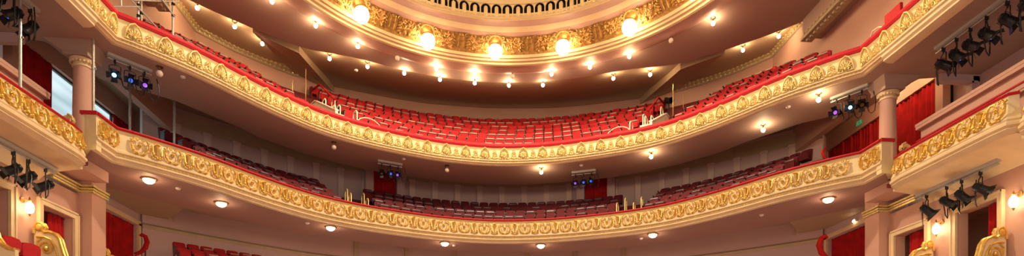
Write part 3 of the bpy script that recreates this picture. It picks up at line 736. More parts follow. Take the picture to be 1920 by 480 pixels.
def in_wall(x, y, lvl):
    if lvl == 'U':
        if abs(x) > 13.65: return False
        for (a, b_) in (((14, 28.3), (12.5, 31.4)), ((12.5, 31.4), (9.0, 34.45))):
            ax = abs(x); cr_ = (b_[0]-a[0])*(y-a[1])-(b_[1]-a[1])*(ax-a[0])
            L_ = math.dist(a, b_)
            if cr_/L_ < .45 and False: return False
        d = y-28.3
        lim = np.interp(y, [8, 28.3, 29.85, 31.3, 32.1, 34.45, 34.6, 36.3], [14, 14, 12.8, 11.25, 10.2, 9.05, 9.0, 9.0])-.55 if abs(x) > 8 else 20
        return abs(x) < lim or y < 28 and abs(x) < 13.6
    lim = np.interp(y, [8, 25.6, 26.4, 28.75, 30.35, 31.55, 32.5, 33.2], [14.4, 14.2, 13.4, 11.2, 8.9, 6.4, 3.8, .01])-.05
    return abs(x) < lim
def rows_of(lvl, zfl, rise, nrow, blocks, pitch):
    for r in range(nrow):
        off = .95+.93*r
        for (s0, s1, side) in blocks:
            if lvl == 'U':
                if side == 'centre': s0, s1 = s0-.10*r, s1+.10*r
                if side == 'left': s1 -= .18*r
                if side == 'right': s0 += .18*r
            # walk along the offset curve
            n = 400; qs = np.linspace(s0, s1, n); pts = []
            for q in qs:
                p, nn, _ = cpt(q); pts.append((p[0]-nn[0]*off, p[1]-nn[1]*off, nn))
            Ls = [0]
            for a, b_ in zip(pts[:-1], pts[1:]): Ls.append(Ls[-1]+math.dist(a[:2], b_[:2]))
            cnt = int(Ls[-1]/pitch); 
            for k in range(cnt):
                d = (k+.5)*pitch+(Ls[-1]-cnt*pitch)/2+(.25 if r % 2 else 0)*pitch
                if side == 'left': d = Ls[-1]-(k+.5)*pitch
                if side == 'right': d = (k+.5)*pitch
                x = np.interp(d, Ls, [p[0] for p in pts]); y = np.interp(d, Ls, [p[1] for p in pts])
                nx = np.interp(d, Ls, [p[2][0] for p in pts]); ny = np.interp(d, Ls, [p[2][1] for p in pts])
                if not in_wall(x, y, lvl): continue
                SEATS.append(dict(x=x, y=y, z=zfl+rise*r, n=(nx, ny), r=r, k=k+1, cnt=cnt, side=side, lvl=lvl, nrow=nrow))
rows_of('U', 11.88, .64, 7, [(-6.15, 6.15, 'centre'), (-14.6, -7.75, 'left'), (7.75, 14.6, 'right')], .50)
rows_of('M', 8.22, .51, 4, [(-5.5, 5.5, 'centre'), (-12.9, -6.9, 'left'), (6.9, 12.9, 'right')], .52)
# last rows of the tier under the lower balcony (left)
for k in range(9):
    a = (-13.25, 25.35); d = (.78, .626)
    SEATS.append(dict(x=a[0]+d[0]*.53*k, y=a[1]+d[1]*.53*k, z=5.52, n=(.626, -.78), r=0, k=k+1, cnt=9, side='left', lvl='S', nrow=1))
for k in range(9):
    a = (-12.7, 24.55); d = (.78, .626)
    SEATS.append(dict(x=a[0]+d[0]*.53*k, y=a[1]+d[1]*.53*k, z=5.08, n=(.626, -.78), r=1, k=k+1, cnt=9, side='left', lvl='S', nrow=1))
vis = []
for q in SEATS:
    px, py, D = pix(q['x'], q['y'], q['z']+.85); q['D'] = D
    ok = -5 < px < 1925 and py < 482
    if q['lvl'] == 'S': q['pri'] = -10 if q['r'] == 0 else 5
    else: q['pri'] = D
    if ok: vis.append(q)
vis.sort(key=lambda q: q['pri'])
LV = {'U': "upper balcony", 'M': "lower balcony", 'S': 'tier below lower balcony'}
def seat_label(q):
    k, cnt, sd = q['k'], q['cnt'], q['side']
    row = 'front' if q['r'] == 0 else 'back' if q['r'] == q['nrow']-1 and q['nrow'] > 1 else ORD[q['r']+1]
    if q['lvl'] == 'S':
        return 'red seat, %s from the left in the %s row under the lower balcony' % (ORD[k], 'back' if q['r'] == 0 else 'next-to-back')
    if sd == 'centre':
        if k <= cnt/2: w = '%s from left aisle' % ORD[k]
        else: w = '%s from right aisle' % ORD[cnt-k+1]
        return '%s tip-up chair, %s, %s row, centre block of %s' % ('dark red' if q['lvl'] == 'M' else 'red', w, row, LV[q['lvl']])
    return '%s tip-up chair, %s from aisle, %s row, %s block of %s' % ('dark red' if q['lvl'] == 'M' else 'red', ORD[k], row, sd, LV[q['lvl']])
def seat_mats(q):
    R = math.atan2(q['n'][1], q['n'][0])+PI/2
    return R
rd = random.Random(3)
for q in vis[:296]:
    t = thing('theatre_chair', seat_label(q), 'chair', (q['x'], q['y'], q['z']), seat_mats(q), '%s, %s' % ('red seats', LV[q['lvl']]))
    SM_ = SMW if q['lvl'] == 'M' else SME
    for key, nm in (('b', 'backrest'), ('c', 'seat_cushion'), ('a', 'armrest'), ('s', 'shade_rim')):
        o = bpy.data.objects.new(nm, SM_[key]); COL.objects.link(o); o.parent = t
        if key == 'a': o.location = (-.25, 0, 0)
        if key == 'c':
            o.location = (0, 0, rd.uniform(-.05, .03))
            if rd.random() < .48:
                b_ = bpy.data.objects.new('cushion_board', SM_['p']); COL.objects.link(b_); b_.parent = o
                b_['label'] = 'pale board edge of the tipped-up cushion'
b = MB()
for q in vis[296:]:
    Mx = Matrix.Translation((q['x'], q['y'], q['z'])) @ Matrix.Rotation(seat_mats(q), 4, 'Z')
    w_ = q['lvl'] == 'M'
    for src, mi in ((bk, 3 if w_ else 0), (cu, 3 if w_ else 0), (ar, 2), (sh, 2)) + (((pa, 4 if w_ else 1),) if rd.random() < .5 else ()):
        off = Vector((-.25, 0, 0)) if src is ar else Vector((0, 0, 0))
        b.add([Mx @ (Vector(v)+off) for v in src.v], src.f, mi)
tag(b.build('theatre_chairs', [M['red'], M['board'], M['darkwood'], M['shadered'], M['shadeboard']]), 'rows of red tip-up seats farther back in the two balconies', 'seats', kind='stuff')

# ------------------------------------------------------------------ lamps
def point(t, e, z, r=.1, col=LAMP_COL):
    l = bpy.data.lights.new('lamp_light', 'POINT'); l.energy = e; l.color = col; l.shadow_soft_size = r
    o = bpy.data.objects.new('lamp_light', l); COL.objects.link(o); o.parent = t; o.location = (0, 0, z); return o
cap = MB().lathe([(.001, 0), (.12, 0), (.12, -.02), (.05, -.05), (.03, -.10), (.045, -.14), (.045, -.17), (.001, -.17)], 14)
bul = MB().ball((0, 0, -.24), (.08, .08, .09), 14, 9)
LM = dict(cap=master(cap, 'ceiling_plate', M['darkbrass']), bulb=master(bul, 'bulb', M['bulb']),
          dead=master(MB().ball((0, 0, -.24), (.11, .11, .12), 14, 9), 'glass_globe', M['deadglass']),
          rim=master(MB().lathe([(.001, 0), (.20, 0), (.23, -.03), (.22, -.06), (.18, -.06)], 20), 'brass_rim', M['brass']),
          bowl=master(MB().lathe([(.19, -.05), (.17, -.11), (.11, -.16), (.04, -.18), (.001, -.185)], 20), 'glass_bowl', M['globe']))
def lamp(x, y, z, kind, label, e, group):
    t = thing('ceiling_lamp', label, 'lamp', (x, y, z), 0, group)
    parts = {'lit': (('cap', 'ceiling_plate'), ('bulb', 'bulb')), 'dead': (('cap', 'ceiling_plate'), ('dead', 'glass_globe')), 'bowl': (('rim', 'brass_rim'), ('bowl', 'glass_bowl'))}[kind]
    for k_, nm in parts: o = bpy.data.objects.new(nm, LM[k_]); COL.objects.link(o); o.parent = t
    if kind == 'bowl': point(t, e, -.24, .05)
    return t
# along the back ceiling (behind the collar edge)
def bz(px, py, z):
    D = 1096*z/(740-py); xc = (px-960)*D/1096
    return xc*rdir[0]+D*cdir[0]-1.277, xc*rdir[1]+D*cdir[1]
def side_word(x, L): return '%s %s of centre' % (ORD[sum(1 for q in L if (q < 0) == (x < 0) and abs(q) <= abs(x)+1e-6)], 'left' if x < 0 else 'right')
P1 = []
for px, py in ((370, 15), (440, 50), (492, 82), (618, 110), (689, 125), (758, 137), (825, 149), (890, 156), (954, 160), (1018, 159.5), (1150, 147), (1219, 140), (1393, 94), (1460, 68)):
    z = 16.8
    for _ in range(8): x, y = bz(px, py, z-.24); z = zc(x, y)
    P1.append((x, y, z))
for x, y, z in P1: lamp(x, y, z, 'lit', 'lit bulb, %s in the rear row above the upper balcony' % side_word(x, [q[0] for q in P1]), 22, 'rear row of ceiling bulbs')
P2_ = [bz(px, py, 16.22-.24) for px, py in ((510, 3), (592, 48), (671, 87), (818, 129), (890, 140), (1034, 139), (1106, 126), (1180, 106), (1337, 44))]
for x, y in P2_: lamp(x, y, 16.22, 'lit', 'lit bulb, %s, just outside the dome ring' % side_word(x, [q[0] for q in P2_]), 20, 'bulbs around the dome ring')
for px, py, w in ((745, 109, 'left'), (961, 143, 'centre'), (1258, 76, 'right')):
    x, y = bz(px, py, 15.98); lamp(x, y, 16.22, 'dead', 'unlit ceiling lamp among the bulbs just outside the dome ring, %s' % w, 0, None)
for px, py, k_, lab in ((1015, 323, 'lit', 'bright lamp right of centre under the upper balcony'), (1221, 294, 'lit', 'bright lamp under upper balcony, second right of centre'),
                      (1431, 244, 'lit', 'small lamp under upper balcony above the right-hand seat block'), (1535, 187, 'lit', 'lamp under upper balcony left of the right-hand spotlight bar'),
                      (838, 319, 'dead', 'unlit lamp left of centre under the upper balcony'), (626, 276, 'dead', 'unlit lamp under upper balcony, second left of centre'), (299, 138, 'dead', 'unlit lamp right of the left-hand spotlight bar')):
    x, y = bz(px, py, 10.92); lamp(x, y, 11.16, k_, lab, 40, None)
for px, py, lab in ((1014, 463, 'first right of centre'), (1224, 443, 'second right of centre'), (1553, 377, 'farthest right, near the lobby curtain'), (834, 459, 'first left of centre'), (620, 430, 'second left of centre'), (279, 341, 'farthest left, near the pier'), (415, 385, 'above the left lobby seats')):
    x, y = bz(px, py, 7.24); lamp(x, y, 7.36, 'bowl', 'lit glass bowl light under the lower balcony, %s' % lab, 16, 'bowl lights under the lower balcony')
lamp(15.2, 22.3, 12.5, 'lit', 'recessed lamp over the wall head above the right-hand pleated curtain, farther one', 60, None); lamp(15.3, 20.7, 12.5, 'lit', 'unseen lamp added to brighten the wall head above the right-hand pleated curtain, nearer one', 60, None)  # nearer lamp added to strengthen the light on the wall head
# wall sconces
gl = MB().ball((0, 0, 0), (.11, .11, .17), 16, 10)
bk2 = MB().lathe([(.001, .17), (.05, .18), (.06, .21), (.03, .24), (.015, .30), (.001, .32)], 12); bk3 = MB().lathe([(.001, -.25), (.02, -.23), (.03, -.20), (.05, -.17), (.001, -.16)], 12)
for s, y, lab in ((-1, 17.7, 'lit oval wall lamp at far left between the box doorways'), (1, 17.78, 'lit oval wall lamp between the two right-hand box doorways'), (1, 15.1, 'lit oval wall lamp at the right edge of the photo')):
    t = thing('wall_lamp', lab, 'lamp', (s*13.78, y, 5.34), 0, 'oval wall lamps')
    gl.build('glass_globe', M['globe'], t, world=False); bk2.build('brass_mount', M['brass'], t, world=False); bk3.build('brass_finial', M['brass'], t, world=False)
    MB().tube([(0, 0, .20), (s*.12, 0, .26), (s*.2, 0, .22)], .015, 6).lathe([(.001, .0), (.07, .0), (.08, .02), (.001, .03)], 12, (s*.21, 0, .22), R=Matrix.Rotation(-s*PI/2, 3, 'Y')).build('wall_arm', M['brass'], t, world=False)
    point(t, 14, 0, .12).location = (-s*.22, 0, 0)
t = thing('wall_lamp', 'tiny white lit lamp on the wall above the right-hand lobby curtain', 'lamp', (14.93, 23.4, 7.32))
MB().box((0, 0, 0), (.10, .14, .10)).build('housing', M['white'], t, world=False); MB().ball((-.06, 0, -.04), .06, 8, 5).build('bulb', M['globe'], t, world=False); 

# ------------------------------------------------------------------ smoke detectors, vents, exit signs
det = master(MB().lathe([(.001, 0), (.09, 0), (.09, -.03), (.07, -.06), (.04, -.08), (.001, -.08)], 14), 'detector', M['white'])
def bz(px, py, z):
    D = 1096*z/(740-py); xc = (px-960)*D/1096
    return xc*rdir[0]+D*cdir[0]-1.277, xc*rdir[1]+D*cdir[1]
for (px, py, z, w) in ((343, 143, 11.16, 'under upper balcony, near the left spotlight bar'), (757, 297, 11.16, 'under upper balcony, beside the left-centre spotlight bar'), (1090, 309, 11.16, 'under upper balcony, above the right-centre spotlight bar'),
                    (1478, 199, 11.16, 'under upper balcony, left of the right spotlight bar'), (334, 352, 7.36, 'under lower balcony, right of the leftmost bowl light'), (576, 417, 7.36, 'under lower balcony, left of centre'),
                    (851, 459, 7.36, 'under lower balcony, beside the first bowl light left of centre'), (1202, 446, 7.36, 'under lower balcony, right of centre'), (1428, 402, 7.36, 'under lower balcony, far right'), (668, 131, 16.22, 'on the dome collar, left side')):
    x, y = bz(px, py, z); o = bpy.data.objects.new('smoke_detector', det); COL.objects.link(o); o.location = (x, y, z); tag(o, 'small white smoke detector %s' % w, 'smoke detector', 'smoke detectors')
ven = MB()
for r_ in (.30, .22, .14): ven.lathe([(r_, 0), (r_, -.03), (r_-.05, -.04), (r_-.05, 0)], 20)
ven.lathe([(.001, -.05), (.06, -.04), (.06, 0)], 12); vme = master(ven, 'air_vent', M['grey'])
for (px, py, z, w) in ((1410, 268, 12.5, 'behind the upper balcony soffit, far right'), (1314, 293, 12.5, 'behind the upper balcony soffit, second from right'), (1217, 313, 12.5, 'behind the upper balcony soffit, right of centre'), (1044, 333, 12.3, 'behind the upper balcony soffit, near centre'),
                    (385, 394, 8.1, 'behind the lower balcony soffit, far left'), (488, 418, 8.1, 'behind the lower balcony soffit, second from left'), (585, 437, 8.1, 'behind the lower balcony soffit, third from left'), (1245, 452, 8.1, 'behind the lower balcony soffit, right of centre'), (1341, 440, 8.1, 'behind the lower balcony soffit, second right'), (1440, 420, 8.1, 'behind the lower balcony soffit, far right'), (1530, 0, 16.22, 'on dome collar')):
    if py < 10: continue
    x, y = bz(px, py, z); o = bpy.data.objects.new('air_vent', vme); COL.objects.link(o); o.location = (x, y, z); tag(o, 'round grey ceiling air vent %s' % w, 'vent', 'round ceiling vents')
def exit_sign(x, y, z, rz, lab):
    t = thing('exit_sign', lab, 'sign', (x, y, z), rz, 'green exit signs')
    MB().box((0, 0, 0), (.30, .05, .16)).build('sign_box', M['green'], t, world=False)
    b = MB(); b.box((-.06, -.03, 0), (.03, .01, .09)); b.ball((-.06, -.03, .06), .018, 6, 4); b.box((-.03, -.03, -.02), (.06, .01, .02)); b.box((.07, -.03, 0), (.10, .01, .02)); b.box((.03, -.03, .0), (.03, .01, .06))
    b.build('running_figure', M['white'], t, world=False)
exit_sign(-14.93, 23.2, 7.45, PI/2, 'small green exit sign above the left-hand lobby curtain')
exit_sign(15.93, 24.6, 12.0, -PI/2, 'small green exit sign beside the right-hand column')
exit_sign(-5.5, 31.9, 7.3, 0, 'small green exit sign below the lower balcony, left of centre')

# ------------------------------------------------------------------ spotlights
sp_b = MB(); Ry = Matrix.Rotation(0, 3, 'X')
sp_b.lathe([(.001, .20), (.07, .20), (.10, .14), (.11, .02), (.12, -.12), (.13, -.18), (.115, -.18), (.10, -.16)], 12)
for k in range(5): sp_b.box((0, 0, .02+.03*k), (.24, .20, .012))
sp_l = MB().lathe([(.001, -.155), (.06, -.16), (.10, -.165)], 12)
sp_d = MB()
for a in range(4):
    c_, s_ = math.cos(a*PI/2), math.sin(a*PI/2); sp_d.add([(c_*.11-s_*.08, s_*.11+c_*.08, -.18), (c_*.11+s_*.08, s_*.11-c_*.08, -.18), (c_*.20+s_*.10, s_*.20-c_*.10, -.28), (c_*.20-s_*.10, s_*.20+c_*.10, -.28),
        (c_*.115-s_*.08, s_*.115+c_*.08, -.17), (c_*.115+s_*.08, s_*.115-c_*.08, -.17), (c_*.205+s_*.10, s_*.205-c_*.10, -.27), (c_*.205-s_*.10, s_*.205+c_*.10, -.27)], [(0, 1, 2, 3), (4, 5, 6, 7), (0, 1, 5, 4), (2, 3, 7, 6), (1, 2, 6, 5), (3, 0, 4, 7)])
SP = dict(body=master(sp_b, 'lamp_body', M['black']), doors=master(sp_d, 'barn_doors', M['black']))
LENS = {k_: master(MB().lathe([(.001, -.155), (.04, -.158), (.07, -.16)], 12), 'lens', M[k_]) for k_ in ('blue', 'violet', 'redgel', 'ice', 'darkbrass')}
yk = MB(); yk.tube([(-.16, 0, 0), (-.16, 0, .26), (-.10, 0, .30), (.10, 0, .30), (.16, 0, .26), (.16, 0, 0)], .015, 5); yk.tube([(0, 0, .30), (0, 0, .42)], .02, 6); yk.box((0, 0, .42), (.06, .08, .10)); yme = master(yk, 'yoke', M['black'])
cb_ = MB(); cb_.tube([(.05, .05, .16), (.16, .08, -.05), (.22, .05, -.32), (.30, 0, -.42), (.40, 0, -.34), (.44, 0, 0), (.36, 0, .36)], .016, 5); cme2 = master(cb_, 'cable', M['black'])
def spot(x, y, zbar, lens, lab, rz, tilt, group, sc=1.0, cable=True):
    t = thing('spotlight', lab, 'spotlight', (x, y, zbar-.46*sc), rz, group); t.scale = (sc, sc, sc)
    for me_, nm in ((SP['body'], 'lamp_body'), (LENS[lens], 'lens'), (SP['doors'], 'barn_doors')):
        o = bpy.data.objects.new(nm, me_); COL.objects.link(o); o.parent = t; o.rotation_euler = (tilt, 0, 0)
        if nm == 'lens': o['label'] = {'blue': 'deep blue', 'violet': 'violet', 'redgel': 'dark red', 'ice': 'bright icy blue', 'darkbrass': 'dark amber'}[lens]+' lens'
    o = bpy.data.objects.new('yoke', yme); COL.objects.link(o); o.parent = t
    if cable: o = bpy.data.objects.new('cable', cme2); COL.objects.link(o); o.parent = t
    return t
def bar(p0, p1, zc_, zb, lab, m='grey', w=.14):
    """tray fixed to the ceiling zc_ with a rail hanging at zb"""
    c = ((p0[0]+p1[0])/2, (p0[1]+p1[1])/2); L_ = math.dist(p0, p1); rz = math.atan2(p1[1]-p0[1], p1[0]-p0[0])
    t = thing('lighting_bar', lab, 'lighting bar', (c[0], c[1], zb), rz, 'lighting bars under the balconies')
    MB().box((0, 0, zc_-zb-.05), (L_, w, .10)).build('cable_tray', M[m], t, world=False)
    b = MB(); b.tube([(-L_/2, 0, 0), (L_/2, 0, 0)], .025, 8)
    for q in (-.45, 0, .45): b.tube([(q*L_, 0, 0), (q*L_, 0, zc_-zb-.04)], .014, 6)
    b.build('rail', M['steel'], t, world=False); return t
def bar_spots(px0, py0, px1, py1, zc_, drop, lenses, lab, word, sc=.9, tilt=-1.0, ts=None, jit=0):
    p0 = bz(px0, py0, zc_); p1 = bz(px1, py1, zc_); zb = zc_-drop
    bar(p0, p1, zc_, zb, lab)
    n = len(lenses)
    for i, le in enumerate(lenses):
        f = (i+.5)/n if ts is None else ts[i]
        x, y = p0[0]+(p1[0]-p0[0])*f, p0[1]+(p1[1]-p0[1])*f
        rz = math.atan2(-x, y-5)+PI+random.uniform(-.5, .5)
        # aim towards the stage, lenses tip down
        spot(x, y, zb, le, 'black spotlight, %s from the left on the %s' % (ORD[i+1], word), math.atan2(x, y-3)*-1+random.uniform(-.4, .4), -1.05+random.uniform(-.25, .25), 'spotlights on the '+word, sc)
bar_spots(201, 97, 284, 131, 11.16, .18, ['ice', 'blue', 'violet'], 'grey lighting bar under upper balcony, right of the left column', 'bar by the left column', 1.0)
bar_spots(1558, 183, 1628, 156, 11.16, .18, ['violet', 'ice', 'darkbrass'], 'grey lighting bar under upper balcony, left of the right column', 'bar by the right column', 1.0)
bar_spots(708, 299, 754, 307, 11.16, .18, ['darkbrass', 'blue', 'violet'], 'grey lighting bar under upper balcony, left of centre', 'left-centre bar', .85)
bar_spots(1072, 322, 1117, 317, 11.16, .18, ['violet', 'blue', 'blue'], 'grey lighting bar under upper balcony, right of centre', 'right-centre bar', .85)
def side_bar(s, x, y0, y1, zc_, drop, lenses, ys, lab, word, sc):
    zb = zc_-drop; bar((x, y0), (x, y1), zc_, zb, lab)
    order = sorted(range(len(ys)), key=lambda i: -ys[i] if s > 0 else ys[i])
    for j, i in enumerate(order):
        spot(x, ys[i], zb, lenses[i], 'black spotlight, %s from the left on the %s' % (ORD[j+1], word), s*(PI*.30)+random.uniform(-.3, .3), -.9+random.uniform(-.25, .25), 'spotlights on the '+word, sc)
side_bar(-1, -13.35, 14.0, 18.1, 6.63, .16, ['darkbrass', 'redgel', 'blue'], [16.5, 17.05, 17.7], 'grey lighting bar under the left-hand box front', 'left box bar', 1.05)
side_bar(1, 13.55, 15.3, 18.3, 6.63, .16, ['redgel', 'darkbrass', 'darkbrass', 'darkbrass'], [15.9, 16.55, 17.1, 17.9], 'grey lighting bar under the right-hand box front', 'right box bar', 1.05)
side_bar(1, 13.7, 14.0, 17.7, 11.16, .2, ['redgel', 'blue', 'redgel', 'violet', 'ice', 'blue'], [17.4, 16.9, 16.4, 15.85, 15.2, 14.6], 'long grey lighting bar under upper balcony at far right', 'far-right bar', 1.15)
side_bar(-1, -13.7, 14, 17.9, 11.16, .2, ['blue', 'blue', 'darkbrass'], [16.4, 17.0, 17.6], 'grey lighting bar in the top left corner of the photo', 'top-left corner bar', 1.15)
# stand-mounted spotlight at the right of the upper tier
t = thing('followspot', 'black spotlight on a thin pole above the right aisle, upper balcony', 'spotlight', (9.3, 30.2, 14.2), .4)
MB().tube([(0, 0, 0), (0, 0, 1.2)], .03, 8).build('pole', M['black'], t, world=False); o = bpy.data.objects.new('lamp_body', SP['body']); COL.objects.link(o); o.parent = t; o.location = (0, 0, 1.35); o.rotation_euler = (-1.2, 0, 0); o.scale = (1.3, 1.3, 1.3)
MB().tube([(0, 0, 1.2), (.24, 0, 1.25), (.26, 0, 1.4)], .02, 6).build('yoke', M['black'], t, world=False)

# ------------------------------------------------------------------ scaffold props and tower
def coupler(b, x, y, z): b.lathe([(.001, -.05), (.05, -.05), (.05, .05), (.001, .05)], 8, (x, y, z)); b.box((x+.05, y, z), (.06, .05, .05))
def prop(px, ytop, ybot, D, lab, r=.03):
    X = lambda px_, D_: ((px_-960)*D_/1096*rdir[0]+D_*cdir[0]-1.277, (px_-960)*D_/1096*rdir[1]+D_*cdir[1])
    x, y = X(px, D); z1 = (740-ytop)*D/1096; z0 = (740-ybot)*D/1096
    t = thing('scaffold_pole', lab, 'pole', (x, y, z0), 0, 'scaffold poles')
    MB().tube([(0, 0, 0), (0, 0, z1-z0)], r, 10).build('tube', M['steel'], t, world=False)
    b = MB(); coupler(b, 0, 0, (z1-z0)*.62); b.lathe([(.001, 0), (.10, 0), (.10, .015), (.001, .02)], 10, (0, 0, z1-z0-.02)).lathe([(.001, 0), (.10, 0), (.10, .015), (.001, .02)], 10); b.build('collar', M['steel'], t, world=False)
prop(38, -13, 205, 16.2, 'vertical steel pole rising past the far left edge box front', .042)
prop(175, 71, 222, 18.3, 'vertical steel pole just right of the left column', .04)
prop(244, 142, 262, 21.6, 'vertical steel pole between the left column and the seats', .04)
prop(327, 168, 290, 22.8, 'vertical steel pole at the left end of the lower balcony seats', .045)
tw = thing('scaffold_tower', 'steel scaffold tower standing on the left of the upper balcony', 'scaffold', (-12.7, 22.0, 12.2))
def bdp(px, py, D): return ((px-960)*D/1096*rdir[0]+D*cdir[0]-1.277, (px-960)*D/1096*rdir[1]+D*cdir[1], (740-py)*D/1096)
def tb(a, c, r=.03, nm='tube'): MB().tube([bdp(*a), bdp(*c)], r, 8).build(nm, M['steel'], tw)
tb((259, 46, 20.6), (259, -60, 20.6), .035, 'upright'); tb((265, 48, 20.9), (265, -60, 20.9), .035, 'upright'); tb((324, 73, 21.6), (324, -60, 21.6), .04, 'upright'); tb((194, 5, 19.2), (194, -60, 19.2), .03, 'upright'); tb((227, 12, 20), (227, -40, 20), .03, 'upright')
tb((244, -2, 20.3), (304, 62, 21.3), .025, 'brace'); tb((303, -2, 21.2), (328, 32, 21.6), .025, 'brace'); tb((250, 0, 20.4), (335, 3, 21.8), .03, 'ledger'); tb((205, 12, 19.4), (262, 12, 20.6), .022, 'ledger')
b = MB()
for q in ((259, 10, 20.6), (265, 25, 20.9), (262, 40, 20.7), (324, 8, 21.6), (324, 29, 21.6), (259, 30, 20.6)): x, y, z = bdp(*q); coupler(b, x, y, z)
b.build('couplers', M['black'], tw)

# ------------------------------------------------------------------ aisle handrails and stair walls
def hairpin(x, y, z, h, w, rz, lab, m='ivory', tilt=0):
    t = thing('handrail', lab, 'handrail', (x, y, z), rz, 'hairpin handrails on the aisles')
    MB().tube([(0, 0, 0), (0, 0, h*.85), (0, w*.12, h*.95), (0, w*.3, h), (0, w*.7, h+tilt), (0, w*.9, h*.95+tilt), (0, w, h*.85+tilt), (0, w, tilt)], .028, 8).build('rail_tube', M[m], t, world=False)
for s, side in ((-1, 'left'), (1, 'right')):
    p, n, tt = cpt(s*6.85); rz = math.atan2(-n[1], -n[0])-PI/2
    o_ = Vector((p[0], p[1])); nn = Vector((-n[0], -n[1])); tn = Vector((tt[0], tt[1]))
    # cream stair walls
    for q, nm, lab in ((0, 'stair_wall', 'cream stair wall on the %s aisle of the upper balcony' % side),):
        t = thing('stair_wall', lab, 'stair wall', (p[0]+nn.x*1.1, p[1]+nn.y*1.1, 11.55), rz)
        pl = [(0, 0), (0, .85), (.25, .95), (2.6, 2.25), (3.1, 2.3), (3.1, 1.3), (1.2, 0)]
        xs = s*.62
        b = MB().plate(pl, frame((xs, -1.0, 0), (0, 1, 0), (0, 0, 1), (1, 0, 0)), .12); b.plate([(-.02, .85), (.25, .97), (2.6, 2.27), (3.12, 2.32), (3.12, 2.38), (2.6, 2.33), (.25, 1.03), (-.02, .91)], frame((xs, -1.0, 0), (0, 1, 0), (0, 0, 1), (1, 0, 0)), .18)
        b.box((xs-s*.5, .9, .85), (1.1, .12, 1.6)); b.build('wall_panel', M['ivory'], t, world=False)
    q0 = [(.55, .5, 12.0, .95), (.55, -.5, 12.0, .9), (1.3, .0, 12.35, 1.0), (2.2, -.35, 12.9, 1.0), (2.9, .35, 13.4, 1.0)]
    wd = ['nearest the rail', 'beside the one nearest the rail', 'midway up the aisle', 'above the middle of the aisle', 'highest on the aisle']
    for (o__, l__, z__, h__), w__ in zip(q0, wd):
        P2 = o_+nn*o__+tn*l__; hairpin(P2.x, P2.y, z__, h__, .45, rz, 'ivory hairpin handrail on the %s upper aisle, %s' % (side, w__))
    # low loop on the rail
    P2 = o_+nn*.35-tn*s*1.0
    t = thing('loop_rail', 'ivory curved loop rail where the %s aisle meets the upper balcony rail' % side, 'handrail', (P2.x, P2.y, 12.1), rz)
    MB().tube([(-.65, 0, 0)]+[(.65*math.cos(a), 0, .52*math.sin(a)) for a in np.linspace(PI*.97, PI*.03, 9)]+[(.65, 0, 0)], .022, 7).build('rail_tube', M['ivory'], t, world=False)
    # dark red sloped rails at the back of the aisle
    P2 = o_+nn*4.0
    t = thing('stair_rail', 'dark red sloping stair rail at the back of the %s upper aisle' % side, 'handrail', (P2.x, P2.y, 13.2), rz)
    b = MB(); b.tube([(-s*.2, -1.5, .9), (-s*.2, .6, 2.5), (-s*.2, 2.0, 2.75)], .05, 8)
    for q in (-1.3, -.5, .3, 1.0, 1.8): b.tube([(-s*.2, q, 0+max(0, q)*.7), (-s*.2, q, 1.0+(q+1.5)*.62 if q < .6 else 2.6)], .025, 6)
    b.build('rail_frame', M['curtain'], t, world=False)
    # thin brass standards rising behind
    for j, (a_, b__) in enumerate(((5.4, .9), (4.0, .7))):
        P2 = o_+nn*a_+tn*s*b__
        t = thing('brass_standard', 'thin brass post on the %s upper aisle, %s of two' % (side, ('farther', 'nearer')[j]), 'post', (P2.x, P2.y, 13.6))
        MB().tube([(0, 0, 0), (0, 0, 2.3)], .018, 6).build('post_tube', M['brass'], t, world=False); MB().ball((0, 0, 2.3), .03, 6, 4).build('finial', M['brass'], t, world=False)
    # lower balcony aisle rails
    p, n, tt = cpt(s*6.2); rz = math.atan2(-n[1], -n[0])-PI/2; o_ = Vector((p[0], p[1])); nn = Vector((-n[0], -n[1])); tn = Vector((tt[0], tt[1]))
    for (o__, l__, z__, h__), w__ in zip([(.6, -.45, 8.3, .85), (.6, .35, 8.3, .75), (1.6, -.3, 8.7, .95), (1.6, .5, 8.7, .9)], ['front left', 'front right', 'rear left', 'rear right']):
        P2 = o_+nn*o__+tn*l__; hairpin(P2.x, P2.y, z__, h__, .35, rz, 'brass hairpin handrail on the %s lower aisle, %s' % (side, w__), 'palegold')
# curved tubes near the ends of the upper rail
for s, side in ((-1, 'left'), (1, 'right')):
    t = thing('loop_rail', 'thin curved guard tube over the upper rail at the %s bend' % side, 'handrail', (s*12.55, 19.0, 12.2))
    MB().tube([(0, -.45, 0), (0, -.40, .12), (0, -.22, .22), (0, .05, .26), (s*.1, .3, .2), (s*.2, .45, 0)], .022, 8).build('rail_tube', M['ivory'], t, world=False)

